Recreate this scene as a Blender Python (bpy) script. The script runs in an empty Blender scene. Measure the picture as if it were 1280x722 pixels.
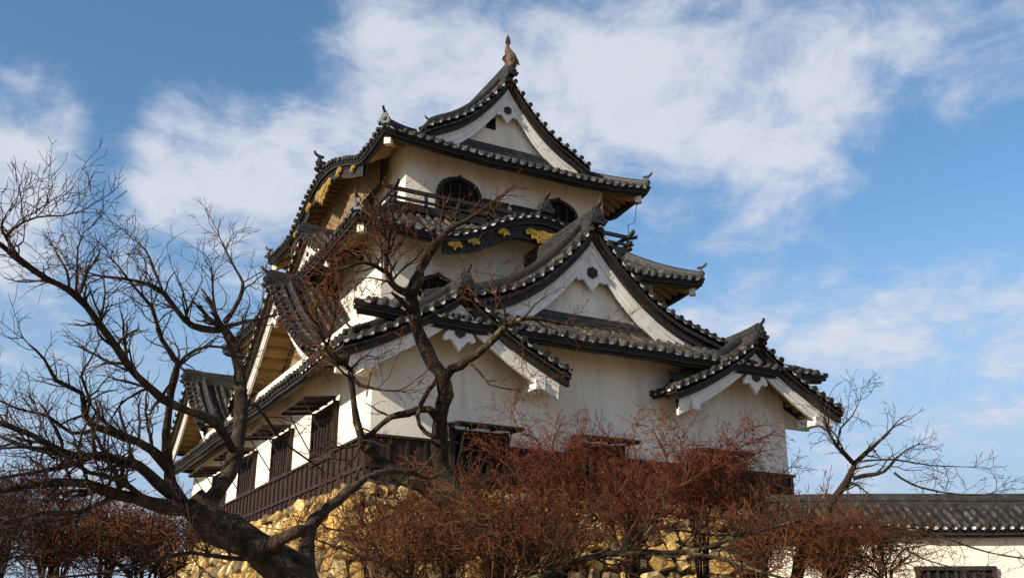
import bpy, math, random
from math import sin, cos, pi, radians, exp
from mathutils import Vector, Matrix

scene = bpy.context.scene
COL = scene.collection
V = Vector

# ------------------------------------------------------------------ camera
cd = bpy.data.cameras.new("camera")
cam = bpy.data.objects.new("camera", cd)
COL.objects.link(cam)
F_ = V((0.44313743, 0.83284373, 0.3316633))
U_ = V((-0.1557905, -0.29279662, 0.94339783))
R_ = V((0.88281285, -0.46972488, 0.0))
CAM = V((-8.0666, -22.1279, -4.6138))
m = Matrix((R_, U_, -F_)).transposed().to_4x4()
m.translation = CAM
cam.matrix_world = m
cd.sensor_width = 36.0
cd.lens = 36.0
cd.clip_start = 0.1
cd.clip_end = 3000
scene.camera = cam

# ------------------------------------------------------------------ light
SUN_EL = radians(27)
SUN_PHI = radians(12)
to_sun = V((-cos(SUN_PHI) * cos(SUN_EL), -sin(SUN_PHI) * cos(SUN_EL), sin(SUN_EL)))
sd = bpy.data.lights.new("sun", 'SUN')
sd.energy = 5.0
sd.angle = radians(0.53)
sd.color = (1.0, 0.90, 0.74)
sun = bpy.data.objects.new("sun", sd)
COL.objects.link(sun)
sun.rotation_euler = to_sun.to_track_quat('Z', 'Y').to_euler()
sun.location = (-30, -8, 30)

vs = scene.view_settings
vs.view_transform = 'Standard'
vs.look = 'None'
vs.gamma = 1.0
vs.exposure = 0.7
vs.use_curve_mapping = False

# ------------------------------------------------------------------ sky
SKY_STRENGTH = 0.062
world = bpy.data.worlds.new("World")
scene.world = world
world.use_nodes = True
nt = world.node_tree
nt.nodes.clear()
N = nt.nodes
L = nt.links


def nmath(op, a=None, b=None, c=None, clamp=False):
    n = N.new("ShaderNodeMath")
    n.operation = op
    n.use_clamp = clamp
    for i, x in enumerate((a, b, c)):
        if x is None:
            continue
        if isinstance(x, (int, float)):
            n.inputs[i].default_value = x
        else:
            L.new(x, n.inputs[i])
    return n.outputs[0]


out = N.new("ShaderNodeOutputWorld")
bg = N.new("ShaderNodeBackground")
bg.inputs[1].default_value = SKY_STRENGTH
L.new(bg.outputs[0], out.inputs[0])
sky = N.new("ShaderNodeTexSky")
sky.sky_type = 'NISHITA'
sky.sun_disc = False
sky.sun_elevation = SUN_EL
sky.sun_rotation = math.atan2(to_sun.x, to_sun.y)
sky.air_density = 1.0
sky.dust_density = 0.6
sky.ozone_density = 1.6
tc = N.new("ShaderNodeTexCoord")
dirv = tc.outputs['Generated']
# cloud layer coordinates: direction projected on a high flat layer
sep = N.new("ShaderNodeSeparateXYZ")
L.new(dirv, sep.inputs[0])
den = nmath('MAXIMUM', nmath('ADD', sep.outputs[2], 0.25), 0.05)
cmb = N.new("ShaderNodeCombineXYZ")
L.new(nmath('DIVIDE', sep.outputs[0], den), cmb.inputs[0])
L.new(nmath('DIVIDE', sep.outputs[1], den), cmb.inputs[1])


def noise(scale, detail, rough, dist=0.0, off=(0, 0, 0)):
    mp = N.new("ShaderNodeMapping")
    mp.inputs['Location'].default_value = off
    L.new(cmb.outputs[0], mp.inputs[0])
    n = N.new("ShaderNodeTexNoise")
    n.inputs['Scale'].default_value = scale
    n.inputs['Detail'].default_value = detail
    n.inputs['Roughness'].default_value = rough
    n.inputs['Distortion'].default_value = dist
    L.new(mp.outputs[0], n.inputs['Vector'])
    return n.outputs['Fac']


# banks of cloud: (azimuth from the keep's axis deg, elevation deg, width deg, height deg, weight)
CLOUDS = [
    (4.3, 25.0, 1.2, 5.4, -2.1),
    (39.4, 33.6, 2.6, 0.9, -0.7),
    (23.1, 26.9, 2.2, 1.1, -0.6),
    (0.1, 24.2, 4.4, 3.4, 1.7),
    (40.7, 26.0, 3.9, 2.2, 0.6),
    (1.7, 21.7, 4.9, 2.4, 1.3),
    (0.6, 18.6, 4.8, 2.4, 0.9),
    (1.9, 27.9, 3.6, 1.2, 0.7),
    (7.1, 25.6, 2.5, 1.7, 0.9),
    (13.0, 25.3, 6.1, 3.0, 1.1),
    (17.1, 28.3, 5.2, 3.5, 1.0),
    (11.8, 23.5, 4.7, 2.2, 0.9),
    (6.6, 22.8, 2.5, 1.3, 0.6),
    (19.7, 33.2, 4.7, 3.9, 0.9),
    (27.0, 32.6, 8.7, 5.2, 1.0),
    (36.2, 31.1, 8.7, 5.2, 1.05),
    (34.0, 27.3, 6.6, 3.5, 0.9),
    (46.0, 31.3, 9.2, 3.8, 0.95),
    (54.1, 30.7, 5.2, 2.4, 0.8),
    (45.5, 26.8, 5.1, 2.6, 0.95),
    (43.4, 24.8, 3.5, 1.7, 0.6),
    (42.2, 21.5, 4.8, 1.1, 0.55),
    (38.6, 23.5, 2.6, 1.8, 0.3),
    (44.2, 23.5, 3.4, 1.7, 0.3),
    (44.3, 15.7, 8.6, 2.6, 0.9),
    (52.8, 16.9, 6.6, 1.8, 0.95),
    (50.3, 13.0, 10.8, 3.7, 0.8),
    (40.0, 16.4, 4.8, 2.2, 0.5),
    (53.6, 9.5, 8.0, 3.6, 0.5),
    (1.8, 15.9, 6.5, 3.6, 0.5),
    (10.2, 17.7, 6.0, 3.0, 0.4),
    (5.4, 7.3, 12.2, 3.2, 0.7),
    (8.6, 31.1, 6.3, 2.5, -0.7),
    (12.9, 31.7, 2.5, 3.8, -0.5),
    (50.2, 21.9, 6.7, 2.9, -0.75),
    (55.5, 23.9, 4.8, 3.2, -0.6),
    (30.9, 20.7, 3.6, 2.7, -0.2),
    (12.1, 29.9, 2.1, 1.3, -0.3),
    (5.3, 28.5, 2.1, 2.1, -0.3),
    (185.0, 32.0, 50.0, 26.0, 1.3),  # unseen bank behind the camera, added to brighten the shaded front
]
total = None
for az, el, w_, h_, wt in CLOUDS:
    a, e = radians(az), radians(el)
    cdir = V((sin(a) * cos(e), cos(a) * cos(e), sin(e)))
    rt = V((cos(a), -sin(a), 0))
    upv = rt.cross(cdir) * -1
    if upv.z < 0:
        upv = -upv
    def dotn(vec):
        n = N.new("ShaderNodeVectorMath")
        n.operation = 'DOT_PRODUCT'
        L.new(dirv, n.inputs[0])
        n.inputs[1].default_value = vec
        return n.outputs['Value']
    dx = nmath('MULTIPLY', dotn(rt), 1.0 / math.tan(radians(w_)))
    dy = nmath('MULTIPLY', dotn(upv), 1.0 / math.tan(radians(h_)))
    r2 = nmath('MULTIPLY_ADD', dx, dx, nmath('MULTIPLY', dy, dy))
    g = nmath('MULTIPLY', nmath('POWER', 2.718, nmath('MULTIPLY', r2, -0.7)), wt)
    # only the half of the sky it stands in
    g = nmath('MULTIPLY', g, nmath('GREATER_THAN', dotn(cdir), 0.0))
    total = g if total is None else nmath('ADD', total, g)
n1 = noise(4.2, 12, 0.60, 0.6, (3.1, 1.7, 0))
n2 = noise(13.0, 10, 0.62, 0.4, (0.4, 5.2, 0))
nn = nmath('ADD', nmath('MULTIPLY', n1, 3.0), nmath('MULTIPLY', n2, 1.7))
dens = nmath('ADD', nmath('MULTIPLY', total, 0.52), nmath('SUBTRACT', nn, 2.50))
mr = N.new("ShaderNodeMapRange")
mr.interpolation_type = 'SMOOTHSTEP'
mr.inputs['From Min'].default_value = -0.15
mr.inputs['From Max'].default_value = 1.30
L.new(dens, mr.inputs['Value'])
mask = nmath('MULTIPLY', mr.outputs[0], 0.93)
tint = N.new("ShaderNodeMix")
tint.data_type = 'RGBA'
tint.blend_type = 'MULTIPLY'
tint.inputs['Factor'].default_value = 1.0
L.new(sky.outputs[0], tint.inputs['A'])
tint.inputs['B'].default_value = (1.16, 1.54, 1.70, 1)
ccol = N.new("ShaderNodeMix")
ccol.data_type = 'RGBA'
ccol.inputs['A'].default_value = (5.2, 6.0, 7.6, 1)
ccol.inputs['B'].default_value = (7.0, 7.35, 8.2, 1)
L.new(mr.outputs[0], ccol.inputs['Factor'])
mx = N.new("ShaderNodeMix")
mx.data_type = 'RGBA'
L.new(mask, mx.inputs['Factor'])
haze = N.new("ShaderNodeMix")
haze.data_type = 'RGBA'
hz = N.new("ShaderNodeMapRange")
hz.interpolation_type = 'SMOOTHSTEP'
hz.inputs['From Min'].default_value = 0.42
hz.inputs['From Max'].default_value = 0.06
hz.inputs['To Max'].default_value = 0.95
L.new(sep.outputs[2], hz.inputs['Value'])
L.new(hz.outputs[0], haze.inputs['Factor'])
L.new(tint.outputs['Result'], haze.inputs['A'])
haze.inputs['B'].default_value = (4.1, 5.3, 7.0, 1)
L.new(haze.outputs['Result'], mx.inputs['A'])
L.new(ccol.outputs['Result'], mx.inputs['B'])
L.new(mx.outputs['Result'], bg.inputs[0])


# ------------------------------------------------------------------ materials
def mat(name, stops, scale=3.0, rough=0.8, detail=6, bump=0.0, bump_scale=20.0, attr=None, spec=0.3,
        scale2=None, stain=None, metallic=0.0, stretch=(1, 1, 1)):
    """stops: list of (pos, rgb) fed by object-space noise; stain: (rgb, scale, lo, hi)"""
    mt = bpy.data.materials.new(name)
    mt.use_nodes = True
    t = mt.node_tree
    b = t.nodes["Principled BSDF"]
    b.inputs['Roughness'].default_value = rough
    b.inputs['Specular IOR Level'].default_value = spec
    b.inputs['Metallic'].default_value = metallic
    tc = t.nodes.new("ShaderNodeTexCoord")
    mp = t.nodes.new("ShaderNodeMapping")
    mp.inputs['Scale'].default_value = stretch
    t.links.new(tc.outputs['Object'], mp.inputs[0])
    nz = t.nodes.new("ShaderNodeTexNoise")
    nz.inputs['Scale'].default_value = scale
    nz.inputs['Detail'].default_value = detail
    nz.inputs['Roughness'].default_value = 0.62
    t.links.new(mp.outputs[0], nz.inputs['Vector'])
    fac = nz.outputs['Fac']
    if attr:
        at = t.nodes.new("ShaderNodeAttribute")
        at.attribute_name = attr
        ad = t.nodes.new("ShaderNodeMath")
        ad.operation = 'MULTIPLY_ADD'
        ad.inputs[1].default_value = 0.55
        t.links.new(at.outputs['Fac'], ad.inputs[0])
        ml = t.nodes.new("ShaderNodeMath")
        ml.operation = 'MULTIPLY'
        ml.inputs[1].default_value = 0.5
        t.links.new(fac, ml.inputs[0])
        t.links.new(ml.outputs[0], ad.inputs[2])
        fac = ad.outputs[0]
    cr = t.nodes.new("ShaderNodeValToRGB")
    els = cr.color_ramp.elements
    while len(els) < len(stops):
        els.new(0.5)
    for e, (p_, c_) in zip(els, stops):
        e.position = p_
        e.color = (*c_, 1)
    t.links.new(fac, cr.inputs[0])
    colout = cr.outputs[0]
    if stain:
        rgb, sc, lo, hi = stain
        n2 = t.nodes.new("ShaderNodeTexNoise")
        n2.inputs['Scale'].default_value = sc
        n2.inputs['Detail'].default_value = 8
        n2.inputs['Roughness'].default_value = 0.7
        mp2 = t.nodes.new("ShaderNodeMapping")
        mp2.inputs['Location'].default_value = (7.3, 2.1, 4.4)
        mp2.inputs['Scale'].default_value = stretch
        t.links.new(tc.outputs['Object'], mp2.inputs[0])
        t.links.new(mp2.outputs[0], n2.inputs['Vector'])
        r2 = t.nodes.new("ShaderNodeMapRange")
        r2.inputs['From Min'].default_value = lo
        r2.inputs['From Max'].default_value = hi
        t.links.new(n2.outputs['Fac'], r2.inputs['Value'])
        mxx = t.nodes.new("ShaderNodeMix")
        mxx.data_type = 'RGBA'
        t.links.new(r2.outputs[0], mxx.inputs['Factor'])
        t.links.new(colout, mxx.inputs['A'])
        mxx.inputs['B'].default_value = (*rgb, 1)
        colout = mxx.outputs['Result']
    t.links.new(colout, b.inputs['Base Color'])
    if bump > 0:
        nb = t.nodes.new("ShaderNodeTexNoise")
        nb.inputs['Scale'].default_value = bump_scale
        nb.inputs['Detail'].default_value = 6
        t.links.new(mp.outputs[0], nb.inputs['Vector'])
        bp = t.nodes.new("ShaderNodeBump")
        bp.inputs['Strength'].default_value = bump
        bp.inputs['Distance'].default_value = 0.03
        t.links.new(nb.outputs['Fac'], bp.inputs['Height'])
        t.links.new(bp.outputs[0], b.inputs['Normal'])
    return mt


M = {}
M['plaster'] = mat("white_plaster", [(0.3, (0.62, 0.545, 0.44)), (0.55, (0.73, 0.665, 0.56)), (0.8, (0.78, 0.72, 0.63))],
                   scale=1.3, rough=0.9, bump=0.15, bump_scale=9, stain=((0.47, 0.40, 0.30), 2.2, 0.52, 0.80), stretch=(1.2, 1.2, 0.22), spec=0.1)
M['board_white'] = mat("limed_board", [(0.3, (0.60, 0.57, 0.52)), (0.7, (0.76, 0.73, 0.68))], scale=3.5, rough=0.75,
                       stain=((0.34, 0.31, 0.27), 2.6, 0.56, 0.78), spec=0.2)
M['soffit'] = mat("stained_bounce_eave_plaster", [(0.3, (0.24, 0.15, 0.062)), (0.7, (0.40, 0.27, 0.12))], scale=2.5, rough=0.9, spec=0.1)  # brown mixes plaster stain with the warm bounce light under the eaves
M['shade_brown'] = mat("shade_brown_plaster", [(0.3, (0.13, 0.085, 0.042)), (0.7, (0.24, 0.165, 0.09))], scale=2.0, rough=0.9, spec=0.1)  # shade on the left gable walls painted into the plaster as brown
M['tile'] = mat("grey_roof_tile", [(0.32, (0.008, 0.0075, 0.007)), (0.52, (0.030, 0.027, 0.024)), (0.74, (0.13, 0.112, 0.090))],
                scale=4.5, rough=0.72, bump=0.3, bump_scale=14, spec=0.15, stain=((0.10, 0.075, 0.048), 0.9, 0.56, 0.80))
M['tile_pan'] = mat("dark_pan_tile", [(0.3, (0.006, 0.0055, 0.005)), (0.7, (0.022, 0.020, 0.017))], scale=5, rough=0.65, bump=0.2, bump_scale=14, spec=0.3)
M['tile_end'] = mat("pale_tile_end", [(0.38, (0.16, 0.145, 0.12)), (0.58, (0.70, 0.67, 0.61))], scale=9, rough=0.8, spec=0.2)  # pale and mid-grey mottling on the tile lips
M['ridge'] = mat("ridge_tile", [(0.3, (0.008, 0.0075, 0.007)), (0.6, (0.030, 0.027, 0.024)), (0.8, (0.10, 0.088, 0.072))], scale=6, rough=0.55, bump=0.3, bump_scale=18, spec=0.4)
M['wood'] = mat("dark_brown_board", [(0.3, (0.009, 0.005, 0.0035)), (0.55, (0.026, 0.013, 0.008)), (0.8, (0.058, 0.029, 0.017))],
                scale=4, rough=0.7, stretch=(3, 3, 0.4), bump=0.2, bump_scale=10, spec=0.25)
M['wood_black'] = mat("blackened_wood", [(0.3, (0.008, 0.007, 0.006)), (0.7, (0.03, 0.022, 0.017))], scale=5, rough=0.6, spec=0.3)
M['dark'] = mat("dark_room_behind", [(0.3, (0.006, 0.006, 0.006)), (0.7, (0.016, 0.014, 0.012))], scale=2, rough=0.9, spec=0.05)
M['gold'] = mat("gilded_ornament", [(0.3, (0.16, 0.085, 0.01)), (0.55, (0.44, 0.26, 0.03)), (0.8, (0.66, 0.45, 0.09))], scale=7, rough=0.38, metallic=0.45, bump=0.4, bump_scale=14, spec=0.4)
M['bronze'] = mat("weathered_fish_tile", [(0.3, (0.03, 0.02, 0.014)), (0.6, (0.11, 0.064, 0.040)), (0.8, (0.20, 0.13, 0.085))], scale=8, rough=0.6, bump=0.5, bump_scale=20)
M['stone'] = mat("ochre_castle_stone", [(0.18, (0.06, 0.045, 0.028)), (0.36, (0.17, 0.12, 0.062)), (0.50, (0.33, 0.20, 0.058)), (0.66, (0.44, 0.28, 0.085)), (0.85, (0.50, 0.40, 0.22))],
                 scale=5, rough=0.9, bump=0.7, bump_scale=9, attr="tone", stain=((0.04, 0.028, 0.016), 2.6, 0.50, 0.66), spec=0.15)
M['gap'] = mat("earth_between_stones", [(0.3, (0.02, 0.014, 0.008)), (0.7, (0.06, 0.042, 0.022))], scale=6, rough=1.0, spec=0.05)
M['bark'] = mat("dark_cherry_bark", [(0.3, (0.009, 0.006, 0.0045)), (0.55, (0.040, 0.027, 0.018)), (0.75, (0.10, 0.070, 0.046))], scale=9, rough=0.9,
                bump=0.8, bump_scale=26, stain=((0.11, 0.095, 0.035), 5.0, 0.60, 0.72), spec=0.15)
M['bark_lichen'] = mat("lichened_bark", [(0.3, (0.009, 0.006, 0.004)), (0.6, (0.032, 0.022, 0.014)), (0.8, (0.075, 0.055, 0.033))], scale=9, rough=0.9,
                bump=0.8, bump_scale=26, stain=((0.17, 0.14, 0.055), 4.0, 0.56, 0.68), spec=0.15)
M['twig'] = mat("dark_twig", [(0.3, (0.022, 0.013, 0.010)), (0.7, (0.065, 0.038, 0.029))], scale=3, rough=0.85, spec=0.15)
M['twig_rust'] = mat("rusty_twig", [(0.3, (0.036, 0.014, 0.006)), (0.7, (0.125, 0.045, 0.017))], scale=2.2, rough=0.85, spec=0.15)
M['twig_red'] = mat("reddish_twig", [(0.3, (0.048, 0.012, 0.006)), (0.7, (0.145, 0.038, 0.016))], scale=2.2, rough=0.85, spec=0.15)
M['ground'] = mat("dry_grass_and_sand_ground", [(0.3, (0.16, 0.115, 0.065)), (0.55, (0.27, 0.20, 0.12)), (0.8, (0.34, 0.27, 0.17))], scale=1.6, rough=1.0, bump=0.6, bump_scale=9, spec=0.05)


# ------------------------------------------------------------------ mesh helpers
class MB:
    def __init__(self):
        self.v = []
        self.f = []
        self.tone = []

    def grid(self, rows, close=False):
        b = len(self.v)
        n = len(rows[0])
        for r in rows:
            self.v.extend(tuple(p) for p in r)
        for i in range(len(rows) - 1):
            for j in range(n - 1 if not close else n):
                k = (j + 1) % n
                self.f.append((b + i * n + j, b + i * n + k, b + (i + 1) * n + k, b + (i + 1) * n + j))
        return b

    def poly(self, pts):
        b = len(self.v)
        self.v.extend(tuple(p) for p in pts)
        self.f.append(tuple(range(b, b + len(pts))))

    def tube(self, pts, rad, n=6, caps=True, up=V((0, 0, 1)), a0=0.0, a1=2 * pi):
        """round sweep; rad number or list; a0..a1 for a part of the circle"""
        pts = [V(p) for p in pts]
        full = abs(a1 - a0 - 2 * pi) < 1e-6
        rows = []
        ref = None
        for i, p in enumerate(pts):
            if i == 0:
                d = pts[1] - p
            elif i == len(pts) - 1:
                d = p - pts[i - 1]
            else:
                d = pts[i + 1] - pts[i - 1]
            if d.length < 1e-9:
                d = V((0, 0, 1))
            d.normalize()
            if ref is None:
                ref = up if abs(d.dot(up)) < 0.95 else V((1, 0, 0.1)).normalized()
            x = d.cross(ref)
            if x.length < 1e-4:
                x = d.orthogonal()
            x.normalize()
            y = x.cross(d)
            ref = y
            r = rad if isinstance(rad, (int, float)) else rad[i]
            k = n if full else n + 1
            rows.append([p + x * (r * cos(a0 + (a1 - a0) * j / n)) + y * (r * sin(a0 + (a1 - a0) * j / n)) for j in range(k)])
        b = self.grid(rows, close=full)
        if caps:
            k = len(rows[0])
            self.f.append(tuple(range(b + k - 1, b - 1, -1)))
            e = b + k * (len(rows) - 1)
            self.f.append(tuple(range(e, e + k)))

    def sweep(self, pts, prof, side, caps=True):
        """profile of (s, z) pairs swept along pts; side(i) or a fixed horizontal vector"""
        rows = []
        pts = [V(p) for p in pts]
        for i, p in enumerate(pts):
            if side is None:
                d = pts[min(i + 1, len(pts) - 1)] - pts[max(i - 1, 0)]
                s = V((d.y, -d.x, 0)).normalized()
            else:
                s = side
            rows.append([p + s * a + V((0, 0, z)) for a, z in prof])
        b = self.grid(rows, close=True)
        if caps:
            k = len(prof)
            self.f.append(tuple(range(b + k - 1, b - 1, -1)))
            e = b + k * (len(rows) - 1)
            self.f.append(tuple(range(e, e + k)))

    def box(self, c, sx, sy, sz, X=V((1, 0, 0)), Y=V((0, 1, 0)), Z=V((0, 0, 1))):
        c = V(c)
        b = len(self.v)
        for i in (-1, 1):
            for j in (-1, 1):
                for k in (-1, 1):
                    self.v.append(tuple(c + X * (i * sx / 2) + Y * (j * sy / 2) + Z * (k * sz / 2)))
        for q in ((0, 1, 3, 2), (4, 6, 7, 5), (0, 4, 5, 1), (2, 3, 7, 6), (0, 2, 6, 4), (1, 5, 7, 3)):
            self.f.append(tuple(b + i for i in q))

    def aabb(self, x0, x1, y0, y1, z0, z1):
        self.box(((x0 + x1) / 2, (y0 + y1) / 2, (z0 + z1) / 2), x1 - x0, y1 - y0, z1 - z0)

    def prism(self, poly, O, X, Z, depth_vec):
        """2D polygon (x,z) at O with axes X,Z extruded by depth_vec"""
        O = V(O)
        fr = [O + X * a + Z * b_ for a, b_ in poly]
        bk = [p + depth_vec for p in fr]
        b = len(self.v)
        n = len(poly)
        self.v.extend(tuple(p) for p in fr + bk)
        self.f.append(tuple(range(b, b + n)))
        self.f.append(tuple(range(b + 2 * n - 1, b + n - 1, -1)))
        for i in range(n):
            j = (i + 1) % n
            self.f.append((b + i, b + n + i, b + n + j, b + j))

    def build(self, name, material, parent=None, smooth=False, origin=None):
        me = bpy.data.meshes.new(name)
        off = V((0, 0, 0))
        if parent is not None:
            q = parent
            while q.parent is not None:
                q = q.parent
            off = V(q.location)
        elif origin is not None:
            off = V(origin)
        me.from_pydata([(a - off.x, b - off.y, c - off.z) for a, b, c in self.v], [], self.f)
        me.materials.append(material)
        if smooth:
            me.polygons.foreach_set("use_smooth", [True] * len(me.polygons))
        if self.tone:
            at = me.attributes.new("tone", 'FLOAT', 'FACE')
            at.data.foreach_set("value", self.tone)
        me.update()
        o = bpy.data.objects.new(name, me)
        COL.objects.link(o)
        if parent is not None:
            o.parent = parent
        elif origin is not None:
            o.location = off
        return o


def thing(name, label, cat, loc, group=None):
    o = bpy.data.objects.new(name, None)
    COL.objects.link(o)
    o.location = loc
    o.empty_display_size = 0.3
    o['label'] = label
    o['category'] = cat
    if group:
        o['group'] = group
    return o


# ------------------------------------------------------------------ ground
def ground_z(x, y):
    # slope climbing from the path by the camera to the foot of the stone wall
    d = (V((x, y, 0)) - V((CAM.x, CAM.y, 0))).length
    t = min(max((d - 3.0) / 14.0, 0), 1)
    t = t * t * (3 - 2 * t)
    z = -6.25 + 2.45 * t
    z += 0.10 * sin(x * 0.9 + 1.3) * cos(y * 0.7) + 0.05 * sin(x * 2.3 + y * 1.7)
    far = max(0.0, math.hypot(x - 6, y - 8) - 26)
    z -= min(far * 0.12, 6.0)
    return z


mb = MB()
xs = [-900, -500, -250, -120, -70, -50] + [-40 + i * 1.2 for i in range(71)] + [55, 70, 120, 250, 500, 900]
ys = [-900, -500, -250, -120, -80, -60, -48] + [-40 + i * 1.2 for i in range(67)] + [50, 70, 120, 250, 500, 900]
mb.grid([[V((x, y, ground_z(x, y))) for y in ys] for x in xs])
g = mb.build("ground", M['ground'], smooth=True)
g['kind'] = 'structure'

# ------------------------------------------------------------------ castle keep
CX = 6.4
keep = thing("castle_keep", "white plastered castle keep with three tiers of dark curved tile roofs on a stone wall", "castle", (6.4, 10.0, -1.3))
X3, Y3, Z3 = V((1, 0, 0)), V((0, 1, 0)), V((0, 0, 1))


def wall_box(name, x0, x1, y0, y1, z0, z1, material, parent=keep):
    mb = MB()
    mb.aabb(x0, x1, y0, y1, z0, z1)
    return mb.build(name, material, parent)


W1 = (0.0, 12.65, 0.0, 20.0)
W2 = (1.62, 11.18, 4.05, 18.0)
W3 = (2.72, 10.08, 5.25, 15.9)
wall_box("plaster_wall", W1[0], W1[1], W1[2], W1[3], -1.0, 3.3, M['plaster'])
wall_box("plaster_wall", W2[0], W2[1], W2[2], W2[3], 3.35, 7.3, M['plaster'])
wall_box("plaster_wall", W3[0], W3[1], W3[2], W3[3], 7.35, 10.9, M['plaster'])


# ---- roofs
random.seed(7)


class Roof:
    def __init__(self):
        self.sheet, self.rolls, self.ends, self.soff, self.lip = MB(), MB(), MB(), MB(), MB()

    def side(self, O, A, D, d0, d1, zf, lo, hi, dw=None, ends=True, lips=True, na=40, nd=8, sp=0.30, rr=0.074, thick=0.13, rafter_sp=0.34):
        ph = random.uniform(0, 6)
        P = lambda a, d, dz=0.0: V((O[0], O[1], 0)) + A * a + D * d + V((0, 0, zf(d, a) + dz + 0.012 * sin(a * 1.7 + ph) + 0.008 * sin(a * 4.1 + ph)))
        ds = [d0 + (d1 - d0) * i / nd for i in range(nd + 1)]
        S = [j / na for j in range(na + 1)]
        top = [[P(lo(d) + (hi(d) - lo(d)) * s, d) for s in S] for d in ds]
        bot = [[p - V((0, 0, thick)) for p in r] for r in top]
        self.sheet.grid(top)
        self.sheet.grid(bot)
        self.sheet.grid([top[-1], bot[-1]])
        self.sheet.grid([[r[0] for r in top], [r[0] for r in bot]])
        self.sheet.grid([[r[-1] for r in top], [r[-1] for r in bot]])
        a_lo = min(lo(d) for d in ds)
        a_hi = max(hi(d) for d in ds)
        n = int((a_hi - a_lo - 0.1) / sp)
        m0 = (a_hi + a_lo) / 2 - n * sp / 2
        nsub = 14
        for k in range(n + 1):
            a = m0 + k * sp
            dd = [d0 + (d1 - d0) * i / nsub for i in range(nsub + 1)]
            ok = [d for d in dd if lo(d) + 0.02 <= a <= hi(d) - 0.02]
            if len(ok) < 2:
                continue
            a += random.uniform(-0.012, 0.012)
            dz_ = 0.015 + random.uniform(-0.010, 0.012)
            pts = [P(a, d, dz_) for d in ok]
            reach = ok[-1] > d1 - 1e-4
            if reach and ends:
                pts.append(P(a, d1, dz_) + D * 0.05)
            jr = rr * random.uniform(0.93, 1.07)
            self.rolls.tube(pts, jr, 6, caps=False, a0=-0.15, a1=pi + 0.15)
            if reach and ends:
                e = P(a, d1, dz_ - 0.005) + D * (0.02 + random.uniform(-0.015, 0.015))
                self.rolls.tube([e, e + D * 0.06], rr * random.uniform(1.12, 1.30), 9)
        if ends:
            for k in range(n):
                a = m0 + (k + 0.5) * sp
                if not lips or not (lo(d1) < a < hi(d1)):
                    continue
                # hanging lip of the pan tile: a shallow bow
                w = sp * 0.30
                f = [P(a + w * q, d1, 0.0) + D * 0.028 for q in (-1, -0.5, 0, 0.5, 1)]
                lw = [p + V((0, 0, -0.045 - 0.022 * (1 - q * q))) + D * 0.02 for p, q in zip(f, (-1, -.5, 0, .5, 1))]
                b2 = [p - D * 0.03 for p in f]
                self.ends.grid([b2, f, lw])
        # eave underside
        if dw is not None:
            ds2 = [dw + (d1 - 0.26 - dw) * i / 6 for i in range(7)]
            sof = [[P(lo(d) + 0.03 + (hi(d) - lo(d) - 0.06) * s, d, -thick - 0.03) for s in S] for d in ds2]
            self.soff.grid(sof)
            # dark eave board and batten under the tile edge
            for dd_, z0_, z1_, th_ in ((0.04, -thick + 0.02, -thick - 0.10, 0.10), (0.13, -thick - 0.08, -thick - 0.20, 0.12)):
                d_o, d_i = d1 - dd_, d1 - dd_ - th_
                A_ = [lo(d_o) + (hi(d_o) - lo(d_o)) * s for s in S]
                self.lip.grid([[P(a, d_o, z0_) for a in A_], [P(a, d_o, z1_) for a in A_], [P(a, d_o, z1_) - D * th_ for a in A_], [P(a, d_o, z0_) - D * th_ for a in A_]])
            nr = int((a_hi - a_lo) / rafter_sp)
            m1 = (a_hi + a_lo) / 2 - nr * rafter_sp / 2
            for k in range(nr + 1):
                a = m1 + k * rafter_sp
                ok = [d for d in ds2 if lo(d) + 0.08 <= a <= hi(d) - 0.08]
                if len(ok) < 2:
                    continue
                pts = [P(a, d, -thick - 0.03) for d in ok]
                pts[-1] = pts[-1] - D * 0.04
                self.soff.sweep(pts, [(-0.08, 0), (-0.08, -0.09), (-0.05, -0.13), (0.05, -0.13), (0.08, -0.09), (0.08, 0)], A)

    def build(self, parent, name="roof", sub=True):
        r = self.sheet.build(name, M['tile_pan'], parent)
        q = r if sub else parent
        self.rolls.build("tile_rolls", M['tile'], q, smooth=True)
        if self.ends.v:
            self.ends.build("edge_tiles", M['tile_end'], q)
        if self.soff.v:
            self.soff.build("rafter_soffit", M['soffit'], q)
            self.lip.build("eave_board", M['wood_black'], q)
        return r


def ridge_stack(mb, pts, side, w=0.24, h=0.30):
    """stacked ridge courses with a round cap"""
    z = 0.0
    k = max(2, int(h / 0.09))
    prof = []
    for i in range(k):
        z0, z1 = h * i / k, h * (i + 1) / k
        ww = w / 2 * (1.0 - 0.10 * i / k)
        prof.append((ww, z0 + 0.012, z1 - 0.008))
    right = []
    for ww, z0, z1 in prof:
        right += [(ww, z0), (ww, z1), (ww - 0.03, z1 + 0.004)]
    right += [(w * 0.30, h), (w * 0.26, h + 0.06), (w * 0.12, h + 0.105)]
    left = [(-a, b) for a, b in reversed(right)]
    mb.sweep(pts, [(w / 2, -0.12)] + right + left + [(-w / 2, -0.12)], side)


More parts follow.
